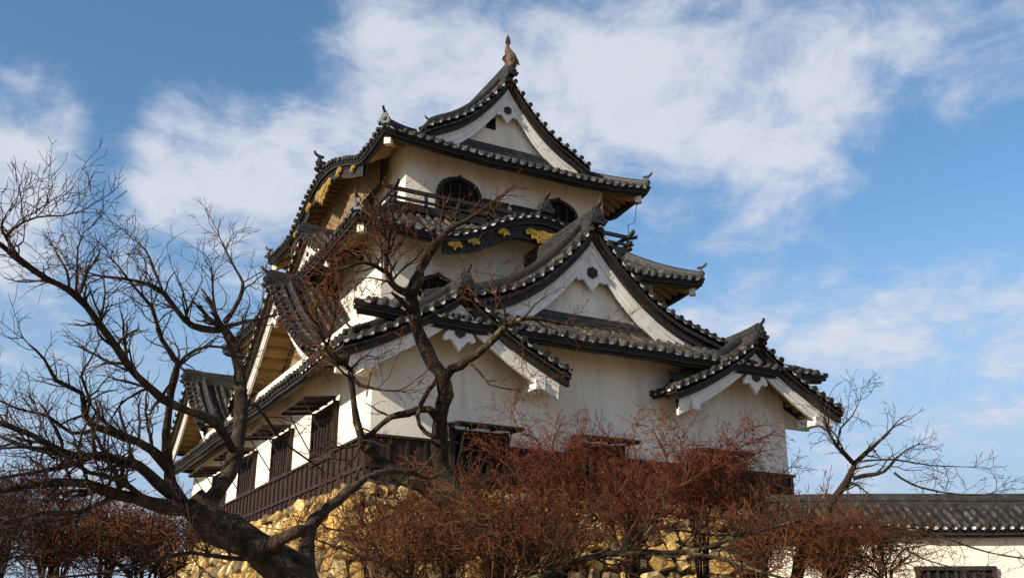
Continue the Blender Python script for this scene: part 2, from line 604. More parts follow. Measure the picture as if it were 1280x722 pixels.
def ogre_tile(mb, pos, N_, s=1.0):
    """ridge end ornament: shouldered plate, boss, curls and a horn cylinder"""
    pos = V(pos)
    N_ = V(N_).normalized()
    T = V((-N_.y, N_.x, 0))
    poly = [(-0.30, -0.22), (-0.36, -0.05), (-0.25, 0.02), (-0.27, 0.16), (-0.16, 0.22), (-0.15, 0.36), (-0.06, 0.44), (0, 0.47),
            (0.06, 0.44), (0.15, 0.36), (0.16, 0.22), (0.27, 0.16), (0.25, 0.02), (0.36, -0.05), (0.30, -0.22), (0.12, -0.16), (-0.12, -0.16)]
    mb.prism([(a * s, b * s) for a, b in poly], pos + N_ * 0.10 * s, T, Z3, N_ * (-0.14 * s))
    for r, zc, d in ((0.13, 0.12, 0.16), (0.07, 0.12, 0.20)):
        c = pos + V((0, 0, zc * s)) + N_ * 0.08 * s
        mb.tube([c, c + N_ * (d - 0.08) * s], r * s, 10)
    for sx in (-1, 1):
        c = pos + T * (sx * 0.27 * s) + V((0, 0, -0.08 * s)) + N_ * 0.08 * s
        mb.tube([c, c + N_ * 0.09 * s], 0.085 * s, 8)
    c = pos + V((0, 0, 0.46 * s))
    mb.tube([c - N_ * 0.18 * s, c + N_ * 0.10 * s + V((0, 0, 0.03 * s)), c + N_ * 0.24 * s + V((0, 0, 0.12 * s)), c + N_ * 0.30 * s + V((0, 0, 0.24 * s))], [0.075 * s, 0.075 * s, 0.07 * s, 0.065 * s], 8)


def concave(z0, z1, s=0.25):
    return lambda t: z0 - (z0 - z1) * (t * (1 + s) - s * t * t)


def skirt(inner, ov, z_in, z_e, lift, sides, sag=0.3, bends={}, wall=None, z_e_side={}):
    """tier roof around a rectangle; ov: overhang (left,right,front,back)"""
    R = Roof()
    x0, x1, y0, y1 = inner
    oL, oR, oF, oB = ov
    spec = {
        'front': (V((0, y0, 0)), X3, -Y3, oF, x0, x1, oL, oR),
        'back': (V((0, y1, 0)), X3, Y3, oB, x0, x1, oL, oR),
        'left': (V((x0, 0, 0)), Y3, -X3, oL, y0, y1, oF, oB),
        'right': (V((x1, 0, 0)), Y3, X3, oR, y0, y1, oF, oB),
    }
    zfs = {}
    for sd_ in sides:
        O, A, D, dm, a0, a1, k0, k1 = spec[sd_]
        lo = lambda d, a0=a0, k0=k0, dm=dm: a0 - k0 * d / dm
        hi = lambda d, a1=a1, k1=k1, dm=dm: a1 + k1 * d / dm
        cz = concave(z_in, z_e_side.get(sd_, z_e), sag)
        bend = bends.get(sd_)

        def zf(d, a, lo=lo, hi=hi, cz=cz, dm=dm, bend=bend):
            t = d / dm
            z = cz(t) + lift * t * t * (exp(-max(a - lo(d), 0) / 1.3) + exp(-max(hi(d) - a, 0) / 1.3))
            if bend:
                z += bend(a) * t ** 1.5
            return z
        zfs[sd_] = (O, A, D, dm, lo, hi, zf)
        R.side(O, A, D, 0.0, dm, zf, lo, hi, dw=dm * wall if wall else None, lips=sd_ != 'left', na=72)
    return R, zfs


def hips(parent, zfs, pairs, s=0.7, w=0.2, h=0.16, t0=0.0):
    """corner ridges and their end tiles"""
    for sd_, end in pairs:
        O, A, D, dm, lo, hi, zf = zfs[sd_]
        fn = lo if end == 0 else hi
        pts = []
        for i in range(11):
            d = dm * (t0 + (0.97 - t0) * i / 10)
            a = fn(d)
            pts.append(V((O.x, O.y, 0)) + A * a + D * d + V((0, 0, zf(d, a))))
        mb = MB()
        ridge_stack(mb, pts, None, w, h)
        hr = mb.build("hip_ridge", M['ridge'], parent)
        mb = MB()
        dirh = pts[-1] - pts[-3]
        dirh.z = 0
        ogre_tile(mb, pts[-1] + V((0, 0, 0.10)), dirh, s)
        mb.build("corner_ornament", M['ridge'], parent)
        # plastered hip rafter showing its white nose below the corner
        mb = MB()
        n_ = dirh.normalized()
        e = pts[-1] + n_ * -0.38 - V((0, 0, 0.40))
        st = pts[4] - V((0, 0, 0.40))
        sv = V((n_.y, -n_.x, 0))
        mb.sweep([st, (st + e) / 2 - V((0, 0, 0.03)), e], [(-0.09, -0.12), (0.09, -0.12), (0.09, 0.10), (-0.09, 0.10)], sv)
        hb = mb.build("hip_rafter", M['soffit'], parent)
        mb = MB()
        mb.sweep([e - n_ * 0.03, e + n_ * 0.16], [(-0.105, -0.15), (0.105, -0.15), (0.105, 0.12), (-0.105, 0.12)], sv)
        mb.build("rafter_nose", M['plaster'], parent)


def bell(center, half, height, pw=0.85):
    def f(a):
        t = abs(a - center) / half
        if t >= 1:
            return 0.0
        return height * (0.5 + 0.5 * cos(pi * t)) ** pw
    return f


def gable(center, N_, half, zr, ze, back, sag=0.2, bbw=0.40, drop=0.26, wall_back=0.5, wall_z=None, pend=0.75, roof_half=None,
          wall_mat='plaster', foot=True, kudari=0.34, make_roof=True, ridge_h=0.30, orn=0.8, bb_in=0.26, zprof=None, black_window=False, bb_end=0.0, ridge_back=None, soffit=True, purlins=False):
    """gable with verge plane through `center` (x,y), facing N_. All z absolute."""
    N_ = V(N_)
    T = V((-N_.y, N_.x, 0))
    c = V((center[0], center[1], 0))
    rh = roof_half or half
    zp = zprof or (lambda d: concave(zr, ze, sag)(d / half))
    P = lambda a, d, sg, z: c - N_ * a + T * (sg * d) + V((0, 0, z))
    zb = wall_z if wall_z is not None else zp(half) - drop - bbw
    # wall plate (the gable itself)
    mb = MB()
    n = 12
    dwall = half
    for i in range(n + 1):
        d = half * i / n
        if zp(d) - drop - 0.05 < zb:
            dwall = d
            break
    prof = [(d, max(zp(d) - drop - 0.05, zb)) for d in [dwall * i / n for i in range(n + 1)]]
    poly = [(-d, z) for d, z in reversed(prof)] + prof[1:] + [(dwall, zb - 0.01), (-dwall, zb - 0.01)]
    mb.prism(poly, c - N_ * (bb_in + wall_back), T, Z3, -N_ * 0.12)
    gw = mb.build("gable", M[wall_mat], keep)
    if make_roof:
        R = Roof()
        for sg in (-1, 1):
            R.side(c, -N_, T * sg, 0.0, rh, lambda d, a: zp(d), lambda d: 0.0, lambda d: back, na=10, nd=10, dw=None, rr=0.07)
        rf = R.build(gw, "gable_roof", sub=False)
    # underside of the verge
    if soffit:
        mb = MB()
        for sg in (-1, 1):
            ds = [half * i / 10 for i in range(11)]
            mb.grid([[P(0.06, d, sg, zp(d) - 0.16), P(bb_in + wall_back, d, sg, zp(d) - 0.16)] for d in ds])
            for k in range(1, 10):
                d = half * k / 10
                q0, q1 = P(bb_in + 0.08, d, sg, zp(d) - 0.22), P(bb_in + wall_back, d, sg, zp(d) - 0.22)
                mb.sweep([q0, q1], [(-0.05, -0.05), (0.05, -0.05), (0.05, 0.06), (-0.05, 0.06)], T)
        mb.build("verge_soffit", M['soffit'], gw)
    # verge tiles: row of short round tiles with pale lips
    mb, lp, vb = MB(), MB(), MB()
    for sg in (-1, 1):
        d = 0.16
        while d < rh - 0.02:
            z = zp(d)
            p = P(-0.08, d, sg, z + 0.035)
            mb.tube([p, p - N_ * 0.42 + V((0, 0, 0.02))], 0.085, 9)
            d2 = d + 0.145
            if d2 < rh:
                slope = (zp(d2 + .05) - zp(d2 - .05)) / 0.1
                tt = (T * sg + V((0, 0, slope))).normalized()
                ctr = P(-0.045, d2, sg, zp(d2) - 0.01)
                nn_ = tt.cross(N_).normalized()
                if nn_.z < 0:
                    nn_ = -nn_
                lp.grid([[ctr - tt * 0.07 + nn_ * 0.03, ctr + nn_ * 0.01, ctr + tt * 0.07 + nn_ * 0.03],
                         [ctr - tt * 0.07 - nn_ * 0.03, ctr - nn_ * 0.06, ctr + tt * 0.07 - nn_ * 0.03]])
            d += 0.29
        ds = [0.1 + (rh - 0.1) * i / 14 for i in range(15)]
        for aa, r_ in ((0.36, 0.09),):
            mb.tube([P(aa, d, sg, zp(d) + 0.07) for d in ds], r_, 7)
        # boards closing the roof edge, black for the shadow under the verge
        vb.grid([[P(0.0, d, sg, zp(d)), P(0.0, d, sg, zp(d) - drop * 0.55), P(0.10, d, sg, zp(d) - drop * 0.55), P(0.10, d, sg, zp(d) - drop - 0.01), P(0.24, d, sg, zp(d) - drop - 0.01)] for d in ds])
    mb.build("verge_tiles", M['tile'], gw, smooth=False)
    lp.build("edge_tiles", M['tile_end'], gw)
    vb.build("verge_shade_board", M['wood_black'], gw)
    # stacked ridges running down beside the verge, each closed by an end tile
    if kudari:
        for sg in (-1, 1):
            ds = [0.12 + (rh * 0.86 - 0.12) * i / 14 for i in range(15)]
            mb = MB()
            ridge_stack(mb, [P(0.62, d, sg, zp(d) + 0.03) for d in ds], N_, 0.20, kudari)
            dh = T * sg
            ogre_tile(mb, P(0.62, ds[-1] + 0.03, sg, zp(ds[-1]) + kudari * 0.55), dh, 0.45)
            mb.build("verge_ridge", M['ridge'], gw)
    # bargeboards, moulded in three steps
    for sg in (-1, 1):
        mb = MB()
        n = 16
        dend = half + bb_end
        ds = [dend * i / n for i in range(n + 1)]
        for (f0, f1, proud) in ((0.0, 1.0, 0.0), (0.0, 0.62, 0.03), (0.0, 0.26, 0.055)):
            fr, bk = [], []
            for d in ds:
                w = bbw * (1.0 + 0.30 * d / dend)
                z0 = zp(d) - drop
                fr.append([P(bb_in - proud, d, sg, z0 - w * f0), P(bb_in - proud, d, sg, z0 - w * f1)])
                bk.append([P(bb_in + 0.08, d, sg, z0 - w * f0), P(bb_in + 0.08, d, sg, z0 - w * f1)])
            rows = [[f[0], f[1], b_[1], b_[0]] for f, b_ in zip(fr, bk)]
            b0 = mb.grid(rows, close=True)
            e = b0 + 4 * n
            mb.f.append((e, e + 1, e + 2, e + 3))
            mb.f.append((b0 + 3, b0 + 2, b0 + 1, b0))
        mb.build("bargeboard", M['board_white'], gw)
    # pendant
    if pend:
        s = pend
        za = zp(0) - drop - bbw * 1.02
        poly = [(0, 0.02), (0.26, -0.26), (0.50, -0.56), (0.54, -0.70), (0.44, -0.76), (0.33, -0.70), (0.24, -0.74), (0.17, -0.86), (0.08, -0.94), (0, -1.08),
                (-0.08, -0.94), (-0.17, -0.86), (-0.24, -0.74), (-0.33, -0.70), (-0.44, -0.76), (-0.54, -0.70), (-0.50, -0.56), (-0.26, -0.26)]
        mb = MB()
        mb.prism([(a * s, b_ * s) for a, b_ in poly], P(bb_in - 0.02, 0, 1, za), T, Z3, -N_ * 0.09)
        mb.build("pendant", M['board_white'], gw)
        mb = MB()
        hx = [(0.19 * s * cos(pi / 6 + i * pi / 3), -0.46 * s + 0.19 * s * sin(pi / 6 + i * pi / 3)) for i in range(6)]
        mb.prism(hx, P(bb_in - 0.07, 0, 1, za), T, Z3, -N_ * 0.05)
        mb.build("rosette", M['wood_black'], gw)
    if black_window:
        mb = MB()
        q = P(bb_in + wall_back - 0.02, 0.18, -1, zp(0) - drop - bbw - 0.62)
        if black_window == 1:
            q = P(bb_in + wall_back - 0.02, 0.50, -1, zp(0) - drop - bbw - 0.86)
        mb.box(q, 0.34, 0.06, 0.42, T, N_, Z3)
        mb.build("vent", M['dark'], gw)
    if purlins:
        for sg in (-1, 1):
            mb = MB()
            d = half * 0.80
            z = zp(d) - drop - bbw - 0.02
            mb.box(P(bb_in + 0.30, d, sg, z), 0.26, 0.75, 0.26, T, N_, Z3)
            mb.build("purlin_end", M['board_white'], gw)
    # ridge
    mb = MB()
    rb = ridge_back if ridge_back is not None else back
    pts = [P(-0.05 + (rb + 0.05) * i / 8, 0, 1, zp(0) + 0.03 + 0.08 * exp(-i * 0.9)) for i in range(9)]
    ridge_stack(mb, pts, T, 0.28, ridge_h)
    mb.build("ridge", M['ridge'], gw)
    mb = MB()
    ogre_tile(mb, P(-0.10, 0, 1, zp(0) + 0.10), N_, orn * 0.82)
    mb.build("ridge_ornament", M['ridge'], gw)
    # courses of tile along the foot of the gable wall
    if not foot:
        return gw
    mb = MB()
    pts = [P(bb_in + wall_back - 0.10, dwall * 1.05 * (i / 4 - 1), 1, zb - 0.28) for i in range(9)]
    ridge_stack(mb, pts, N_, 0.24, 0.20)
    mb.build("foot_ridge", M['ridge'], gw)
    return gw


# --- lowest tier
G1HALF = 4.15
def big_z(d):
    # large front gable slope: steep at the ridge, flattening out
    return 6.60 - 1.32 * d + 0.165 * d * d if d < 3.2 else 4.066 - 0.30 * (d - 3.2)


small_z = lambda d: 3.56 - 0.78 * d + 0.07 * d * d
R1, z1 = skirt((1.55, 11.25, 0.95, 18.4), (2.45, 2.3, 1.95, 2.4), 3.95, 2.82, 0.10, ('front', 'left', 'right', 'back'), 0.25, wall=0.42,
               z_e_side={'left': 2.12, 'right': 2.12, 'back': 2.3})
roof1 = R1.build(keep)
gable((CX, 0.10), (0, -1, 0), 4.15, 6.60, 0, 4.0, zprof=big_z, bbw=0.50, drop=0.45, wall_back=0.24, wall_z=3.95, pend=0.92, roof_half=5.6, ridge_h=0.34, orn=0.95)
for cx_ in (1.85, 10.95):
    gable((cx_, -1.08), (0, -1, 0), 2.72, 3.56, 1.98, 3.2, zprof=small_z, bbw=0.32, drop=0.34, wall_back=0.90, wall_z=1.45, pend=0.78, roof_half=2.95,
          ridge_h=0.26, orn=0.78, purlins=True, foot=False, kudari=0.26)
# large gable on the left flank and a smaller one far along it
gable((-0.55, 8.15), (-1, 0, 0), 3.9, 6.15, 3.25, 2.6, sag=0.30, bbw=0.28, drop=0.26, wall_back=0.95, wall_z=3.0, pend=0.75, roof_half=4.3, ridge_h=0.32, orn=0.85, wall_mat='shade_brown', kudari=0.2)
gable((-1.1, 17.6), (-1, 0, 0), 2.9, 5.1, 3.0, 3.0, sag=0.25, bbw=0.28, drop=0.26, wall_back=0.9, wall_z=2.6, pend=0.6, roof_half=3.1, ridge_h=0.30, orn=0.85, wall_mat='shade_brown', kudari=0.2)

# --- middle tier
kf = bell(CX, 3.3, 1.22)
R2, z2 = skirt((2.35, 10.45, 4.85, 16.6), (1.98, 2.0, 1.9, 2.2), 8.02, 6.68, 0.22, ('front', 'left', 'right', 'back'), 0.25, wall=0.45, bends={'front': kf})
roof2 = R2.build(keep)
hips(roof2, z2, (('front', 0), ('front', 1)), 0.62)
gable((0.30, 7.95), (-1, 0, 0), 2.0, 7.95, 6.75, 2.6, sag=0.28, bbw=0.26, drop=0.18, wall_back=0.4, wall_z=6.75, pend=0.42, roof_half=2.2, ridge_h=0.22, orn=0.62, kudari=0.15)

# --- top tier: hip-and-gable roof, slopes running ridge to eave
TOPD = 4.9
zt = lambda d: 14.02 - 1.5 * d + 0.225 * d * d if d < 2.4 else 11.716 - 0.607 * (d - 2.4)
YV, YF = 5.15, 15.9
DB = 3.05
YI = 6.0
YE = 4.15
YBI, YBE = 15.4, 17.2
kl = bell(10.3, 4.1, 1.28, 0.62)
R3 = Roof()
for D_, nm in ((-X3, 'left'), (X3, 'right')):
    lo = lambda d: YI - (YI - YE) * (d - DB) / (TOPD - DB)
    hi = lambda d: YBI + (YBE - YBI) * (d - DB) / (TOPD - DB)

    def zf(d, a, lo=lo, hi=hi):
        t = max(0.0, (d - DB) / (TOPD - DB))
        z = zt(d) + 0.26 * t * t * (exp(-max(a - lo(d), 0) / 1.2) + exp(-max(hi(d) - a, 0) / 1.2))
        z += kl(a) * max(0.0, (d - 2.2) / (TOPD - 2.2)) ** 1.4
        return z
    R3.side((CX, 0), Y3, D_, 0.0, DB, zf, lambda d: YV, lambda d: YF + 0.6, ends=False, na=40, nd=8)
    R3.side((CX, 0), Y3, D_, DB, TOPD, zf, lo, hi, dw=DB + 0.55, lips=nm != 'left', na=72)
z3 = {}
for nm, O, D_, l in (('front', V((0, YI, 0)), -Y3, YI - YE), ('back', V((0, YBI, 0)), Y3, YBE - YBI)):
    lo = lambda d, l=l: CX - DB - (TOPD - DB) * d / l
    hi = lambda d, l=l: CX + DB + (TOPD - DB) * d / l

    def zf(d, a, lo=lo, hi=hi, l=l):
        t = d / l
        return zt(DB + (TOPD - DB) * t) + 0.26 * t * t * (exp(-max(a - lo(d), 0) / 1.2) + exp(-max(hi(d) - a, 0) / 1.2))
    R3.side(O, X3, D_, 0.0, l, zf, lo, hi, dw=l * 0.42, na=60)
    z3[nm] = (O, X3, D_, l, lo, hi, zf)
roof3 = R3.build(keep)
hips(roof3, z3, (('front', 0), ('front', 1), ('back', 0)), 0.62, t0=0.05)
gable((CX, YV), (0, -1, 0), 2.75, 14.0, 0, YF - YV, zprof=zt, bbw=0.44, drop=0.42, wall_back=0.26, wall_z=11.42, pend=0.80, make_roof=False, roof_half=3.15,
      ridge_h=0.42, orn=0.72, black_window=1)


# --- boards and gilding under the two wavy eaves
def wavy_eave(zfs, name, O, A, D, dm, zf, a_c, half, wall_d, gold_at, gold_scale):
    P = lambda a, d, dz=0.0: V((O.x, O.y, 0)) + A * a + D * d + V((0, 0, zf(d, a) + dz))
    mb = MB()
    n = 40
    rows = []
    d_ = dm - 0.16
    for i in range(n + 1):
        a = a_c - half + 2 * half * i / n
        q = abs(a - a_c) / half
        w = 0.52 + 0.12 * cos(q * pi * 3) * (1 - q)
        rows.append([P(a, d_, -0.14), P(a, d_, -0.14 - w), P(a, d_ - 0.09, -0.14 - w), P(a, d_ - 0.09, -0.14)])
    mb.grid(rows, close=True)
    cg = mb.build("curved_gable", M['wood_black'], keep)
    # infill wall under the curve
    mb = MB()
    top, low = [], []
    zl = zf(dm, a_c - half) - 0.55
    for i in range(n + 1):
        a = a_c - half * 0.93 + 1.86 * half * i / n
        p = P(a, wall_d, -0.2)
        top.append(p)
        low.append(V((p.x, p.y, min(zl, p.z - 0.05))))
    mb.grid([top, low])
    mb.grid([[p - D * 0.1 for p in top], [p - D * 0.1 for p in low]])
    mb.build("gable_wall", M['shade_brown'] if name == 'left' else M['plaster'], cg)
    # gilded pieces
    for (da, dz, s, kind) in gold_at:
        mb = MB()
        a = a_c + da
        o = V((O.x, O.y, 0)) + A * a + D * (dm - 0.11) + V((0, 0, zf(dm - 0.2, a) - 0.14 + dz))
        if kind == 'crest':
            poly = [(0, 0.1), (0.35, 0.02), (0.75, 0.10), (1.0, -0.05), (0.92, -0.25), (0.68, -0.22), (0.62, -0.42), (0.40, -0.40), (0.28, -0.62), (0.12, -0.55), (0, -0.78),
                    (-0.12, -0.55), (-0.28, -0.62), (-0.40, -0.40), (-0.62, -0.42), (-0.68, -0.22), (-0.92, -0.25), (-1.0, -0.05), (-0.75, 0.10), (-0.35, 0.02)]
        else:
            poly = [(-0.5, 0.0), (-0.30, 0.22), (0, 0.35), (0.30, 0.22), (0.5, 0.0), (0.42, -0.16), (0.18, -0.12), (0, -0.34), (-0.18, -0.12), (-0.42, -0.16)]
        mb.prism([(x * s, z * s) for x, z in poly], o, A, Z3, D * 0.05)
        mb.prism([(x * s * 0.55, z * s * 0.55 - 0.06 * s) for x, z in poly], o + D * 0.055, A, Z3, D * 0.025)
        mb.build("gilded_ornament", M['gold'], cg)
    # short ridge over the crown of the curve
    mb = MB()
    pts = [P(a_c, dm + 0.05 - (dm * 0.75) * i / 6, 0.08) for i in range(7)]
    ridge_stack(mb, pts, A, 0.26, 0.20)
    mb.build("ridge", M['ridge'], cg)
    mb = MB()
    ogre_tile(mb, pts[0] + D * 0.05 + V((0, 0, 0.12)), D, 0.75)
    mb.build("ridge_ornament", M['ridge'], cg)
    return cg


O, A, D, dm, lo, hi, zf2 = z2['front']
wavy_eave(z2, 'front', O, A, D, dm, zf2, CX, 3.3, dm * 0.44, [(0, -0.28, 0.62, 'crest'), (-2.95, -0.26, 0.50, 'leaf'), (2.95, -0.26, 0.50, 'leaf'),
          (-2.35, -0.25, 0.42, 'leaf'), (2.35, -0.25, 0.42, 'leaf'), (-1.35, -0.22, 0.42, 'leaf'), (1.35, -0.22, 0.42, 'leaf')], 1)


def zf_left(d, a):
    lo = lambda d: YI - (YI - YE) * (d - DB) / (TOPD - DB)
    t = max(0.0, (d - DB) / (TOPD - DB))
    return zt(d) + kl(a) * max(0.0, (d - 2.2) / (TOPD - 2.2)) ** 1.4


wavy_eave(None, 'left', V((CX, 0, 0)), Y3, -X3, TOPD, zf_left, 10.3, 4.0, 4.05, [(0, -0.45, 0.9, 'crest'), (-1.7, -0.30, 0.6, 'leaf'), (1.7, -0.30, 0.6, 'leaf'),
          (-3.2, -0.24, 0.5, 'leaf'), (3.2, -0.24, 0.5, 'leaf')], 1)


# ---- bell-shaped windows
def bell_window(O, X, N_, w, h):
    half = [(0.50, 0.0), (0.50, 0.30), (0.485, 0.52), (0.45, 0.68), (0.37, 0.82), (0.24, 0.91), (0.10, 0.955), (0.03, 0.985), (0, 1.03)]
    out_ = [(a * w, b * h) for a, b in half] + [(-a * w, b * h) for a, b in reversed(half[:-1])]
    inn = [(a * w * 0.86, 0.05 * h + b * h * 0.86) for a, b in half] + [(-a * w * 0.86, 0.05 * h + b * h * 0.86) for a, b in reversed(half[:-1])]
    O = V(O)
    mb = MB()
    n = len(out_)
    f_o = [O + X * a + Z3 * b + N_ * 0.10 for a, b in out_]
    f_i = [O + X * a + Z3 * b + N_ * 0.10 for a, b in inn]
    b_i = [p - N_ * 0.095 for p in f_i]
    b_o = [p - N_ * 0.12 for p in f_o]
    rows = [[b_o[i], f_o[i], f_i[i], b_i[i]] for i in range(n)]
    mb.grid(rows + [rows[0]])
    fr = mb.build("bell_window", M['wood_black'], keep)
    mb = MB()
    mb.poly([O + X * a + Z3 * b + N_ * 0.012 for a, b in inn])
    mb.build("dark_opening", M['dark'], fr)
    mb = MB()
    for q in (-0.2, 0.0, 0.2):
        mb.box(O + X * (q * w) + Z3 * (0.42 * h) + N_ * 0.04, 0.05, 0.04, h * 0.78, X, N_, Z3)
    mb.box(O + Z3 * (0.30 * h) + N_ * 0.045, w * 0.84, 0.04, 0.05, X, N_, Z3)
    mb.build("lattice", M['wood_black'], fr)


for cx_ in (4.56, 8.24):
    bell_window((cx_, W3[2], 8.36), X3, -Y3, 1.66, 1.45)
    mb = MB()
    sx = 1 if cx_ < CX else -1
    for k in range(3):
        mb.box((cx_ + sx * (1.03 + 0.29 * k), W3[2] - 0.04, 8.68), 0.27, 0.06, 0.92)
    mb.box((cx_ + sx * 1.32, W3[2] - 0.05, 9.17), 0.95, 0.10, 0.07)
    mb.build("sliding_shutter", M['wood_black'], keep)
bell_window((3.35, W2[2], 4.45), X3, -Y3, 1.45, 1.42)
bell_window((9.45, W2[2], 4.45), X3, -Y3, 1.45, 1.42)
for yy in (8.2, 13.0):
    bell_window((W3[0], yy, 8.36), Y3, -X3, 1.6, 1.42)

# ---- balcony round the top storey
bx0, bx1, by0, by1 = 2.12, 10.68, 4.68, 16.4
mb = MB()
mb.aabb(bx0 - 0.04, bx1 + 0.04, by0 - 0.04, by1, 8.02, 8.16)
bal = mb.build("balcony", M['wood_black'], keep)
mb = MB()
n = 8
for i in range(n + 1):
    x = bx0 + (bx1 - bx0) * i / n
    mb.box((x, by0, 8.40), 0.09, 0.09, 0.50)
for x in (bx0, bx1):
    for i in range(1, 11):
        mb.box((x, by0 + (by1 - by0) * i / 10, 8.40), 0.09, 0.09, 0.50)
mb.build("railing_posts", M['wood_black'], bal)
for z, hh, ext in ((8.66, 0.12, 0.38), (8.38, 0.07, 0.22), (8.21, 0.08, 0.15)):
    mb = MB()
    pr = [(-0.045, -hh / 2), (0.045, -hh / 2), (0.045, hh / 2), (-0.045, hh / 2)]
    for y_ in (by0,):
        pts = [V((bx0 - ext, y_, z + ext * 0.22)), V((bx0 - ext * 0.5, y_, z + ext * 0.05)), V((bx0, y_, z)), V((bx1, y_, z)), V((bx1 + ext * 0.5, y_, z + ext * 0.05)), V((bx1 + ext, y_, z + ext * 0.22))]
        mb.sweep(pts, pr, Y3)
    for x in (bx0, bx1):
        pts = [V((x, by0 - ext, z + 0.004 + ext * 0.22)), V((x, by0 - ext * 0.5, z + 0.004 + ext * 0.05)), V((x, by0, z + 0.004)), V((x, by1, z + 0.004))]
        mb.sweep(pts, pr, X3)
    mb.build("rail", M['wood_black'], bal)

# ---- fish finials at both ends of the top ridge
for yy, sg in ((5.32, -1), (15.9, 1)):
    mb = MB()
    base = V((CX, yy, 14.42))
    path = [base + V((0, sg * dy, z)) for dy, z in ((0.16, 0.0), (0.20, 0.18), (0.12, 0.42), (0.0, 0.66), (-0.08, 0.88), (-0.07, 1.08), (0.0, 1.24))]
    mb.tube(path, [0.20, 0.24, 0.19, 0.12, 0.075, 0.045, 0.012], 10)
    # tail fan, side fins, back fin
    for sx in (-1, 1):
        mb.prism([(0, 0.0), (sx * 0.10, 0.10), (sx * 0.07, 0.30), (0, 0.44)], base + V((0, -sg * 0.07, 0.92)), X3, Z3, V((0, sg * 0.05, 0)))
        mb.prism([(sx * 0.14, 0), (sx * 0.34, -0.06), (sx * 0.30, 0.12), (sx * 0.16, 0.24)], base + V((0, sg * 0.14, 0.18)), X3, Z3, V((0, sg * 0.04, 0)))
    mb.prism([(0.0, 0.2), (0.34, 0.42), (0.22, 0.60), (0.26, 0.80), (0.10, 0.95), (0.0, 0.9)], base + V((-0.02, 0, 0)), V((0, -sg, 0)), Z3, V((0.04, 0, 0)))
    c_ = base + V((0, sg * 0.26, 0.02))
    mb.tube([c_ + V((0, -sg * 0.2, 0.0)), c_, c_ + V((0, sg * 0.10, 0.02))], [0.20, 0.19, 0.10], 9)
    mb.build("fish_finial", M['bronze'], keep)

# ---- timber boarding at the foot of the lowest storey
mb = MB()
BZ0, BZ1 = -1.02, 0.0
mb.aabb(-0.07, W1[1] + 0.07, -0.07, W1[3] + 0.07, BZ0, BZ1)
bd = mb.build("timber_boarding", M['wood'], keep)
mb = MB()
mb.aabb(-0.13, W1[1] + 0.13, -0.13, W1[3] + 0.13, BZ1 - 0.003, BZ1 + 0.06)
mb.aabb(-0.12, W1[1] + 0.12, -0.12, W1[3] + 0.12, BZ0 + 0.30, BZ0 + 0.38)
for i in range(29):
    mb.box((W1[1] * i / 28, -0.09, (BZ0 + BZ1) / 2), 0.06, 0.05, BZ1 - BZ0 - 0.01)
for i in range(46):
    mb.box((-0.09, W1[3] * i / 45, (BZ0 + BZ1) / 2), 0.05, 0.06, BZ1 - BZ0 - 0.01)
mb.build("battens", M['wood'], bd)
mb = MB()
mb.aabb(-0.24, W1[1] + 0.2, -0.24, W1[3] + 0.2, BZ0 - 0.16, BZ0 - 0.004)
mb.build("sill_beam", M['wood_black'], bd)


# ---- windows with propped awning shutters
def prop_window(O, X, N_, w, z0, z1, out_=0.85, dropz=0.10):
    O = V(O)
    mb = MB()
    cz = (z0 + z1) / 2
    for q, ww, hh, dz in ((-w / 2, 0.12, z1 - z0 + 0.2, 0), (w / 2, 0.12, z1 - z0 + 0.2, 0)):
        mb.box(O + X * q + Z3 * cz + N_ * 0.05, ww, 0.13, hh, X, N_, Z3)
    mb.box(O + Z3 * z1 + N_ * 0.052, w, 0.12, 0.12, X, N_, Z3)
    mb.box(O + Z3 * z0 + N_ * 0.052, w, 0.12, 0.12, X, N_, Z3)
    wn = mb.build("window", M['wood'], keep)
    mb = MB()
    mb.box(O + Z3 * cz + N_ * 0.015, w, 0.02, z1 - z0, X, N_, Z3)
    mb.build("dark_opening", M['dark'], wn)
    mb = MB()
    k = int(w / 0.22)
    for i in range(1, k):
        mb.box(O + X * (-w / 2 + w * i / k) + Z3 * cz + N_ * 0.06, 0.09, 0.06, z1 - z0, X, N_, Z3)
    mb.build("lattice", M['wood'], wn)
    mb = MB()
    h0 = O + Z3 * (z1 + 0.16) + N_ * 0.10
    dn = (N_ * out_ - Z3 * dropz).normalized()
    nz = dn.cross(X).normalized()
    if nz.z < 0:
        nz = -nz
    ln = math.hypot(out_, dropz)
    mb.box(h0 + dn * (ln / 2), w + 0.35, ln, 0.05, X, dn, nz)
    for q in (-0.5, -0.17, 0.17, 0.5):
        mb.box(h0 + dn * (ln / 2) + X * (q * (w + 0.2)) - nz * 0.05, 0.06, ln * 0.98, 0.05, X, dn, nz)
    mb.build("awning_shutter", M['wood'], wn)
    mb = MB()
    for q in (-0.42, 0.42):
        a_ = O + X * (q * w) + Z3 * (z0 + 0.25) + N_ * 0.12
        b_ = h0 + dn * (ln * 0.85) + X * (q * w) - nz * 0.05
        mb.tube([a_, b_], 0.02, 5)
    mb.build("prop_sticks", M['wood_black'], wn)


for yc, z0_, z1_ in ((3.25, -0.05, 1.22), (7.15, 0.05, 1.22), (11.1, 0.05, 1.22), (15.0, 0.05, 1.22)):
    prop_window((-0.02, yc, 0), Y3, -X3, 1.75, z0_, z1_)
for xc in (2.75, 6.15, 9.9):
    prop_window((xc, -0.07, 0), X3, -Y3, 1.45, -0.75, 0.28, out_=0.6, dropz=0.05)

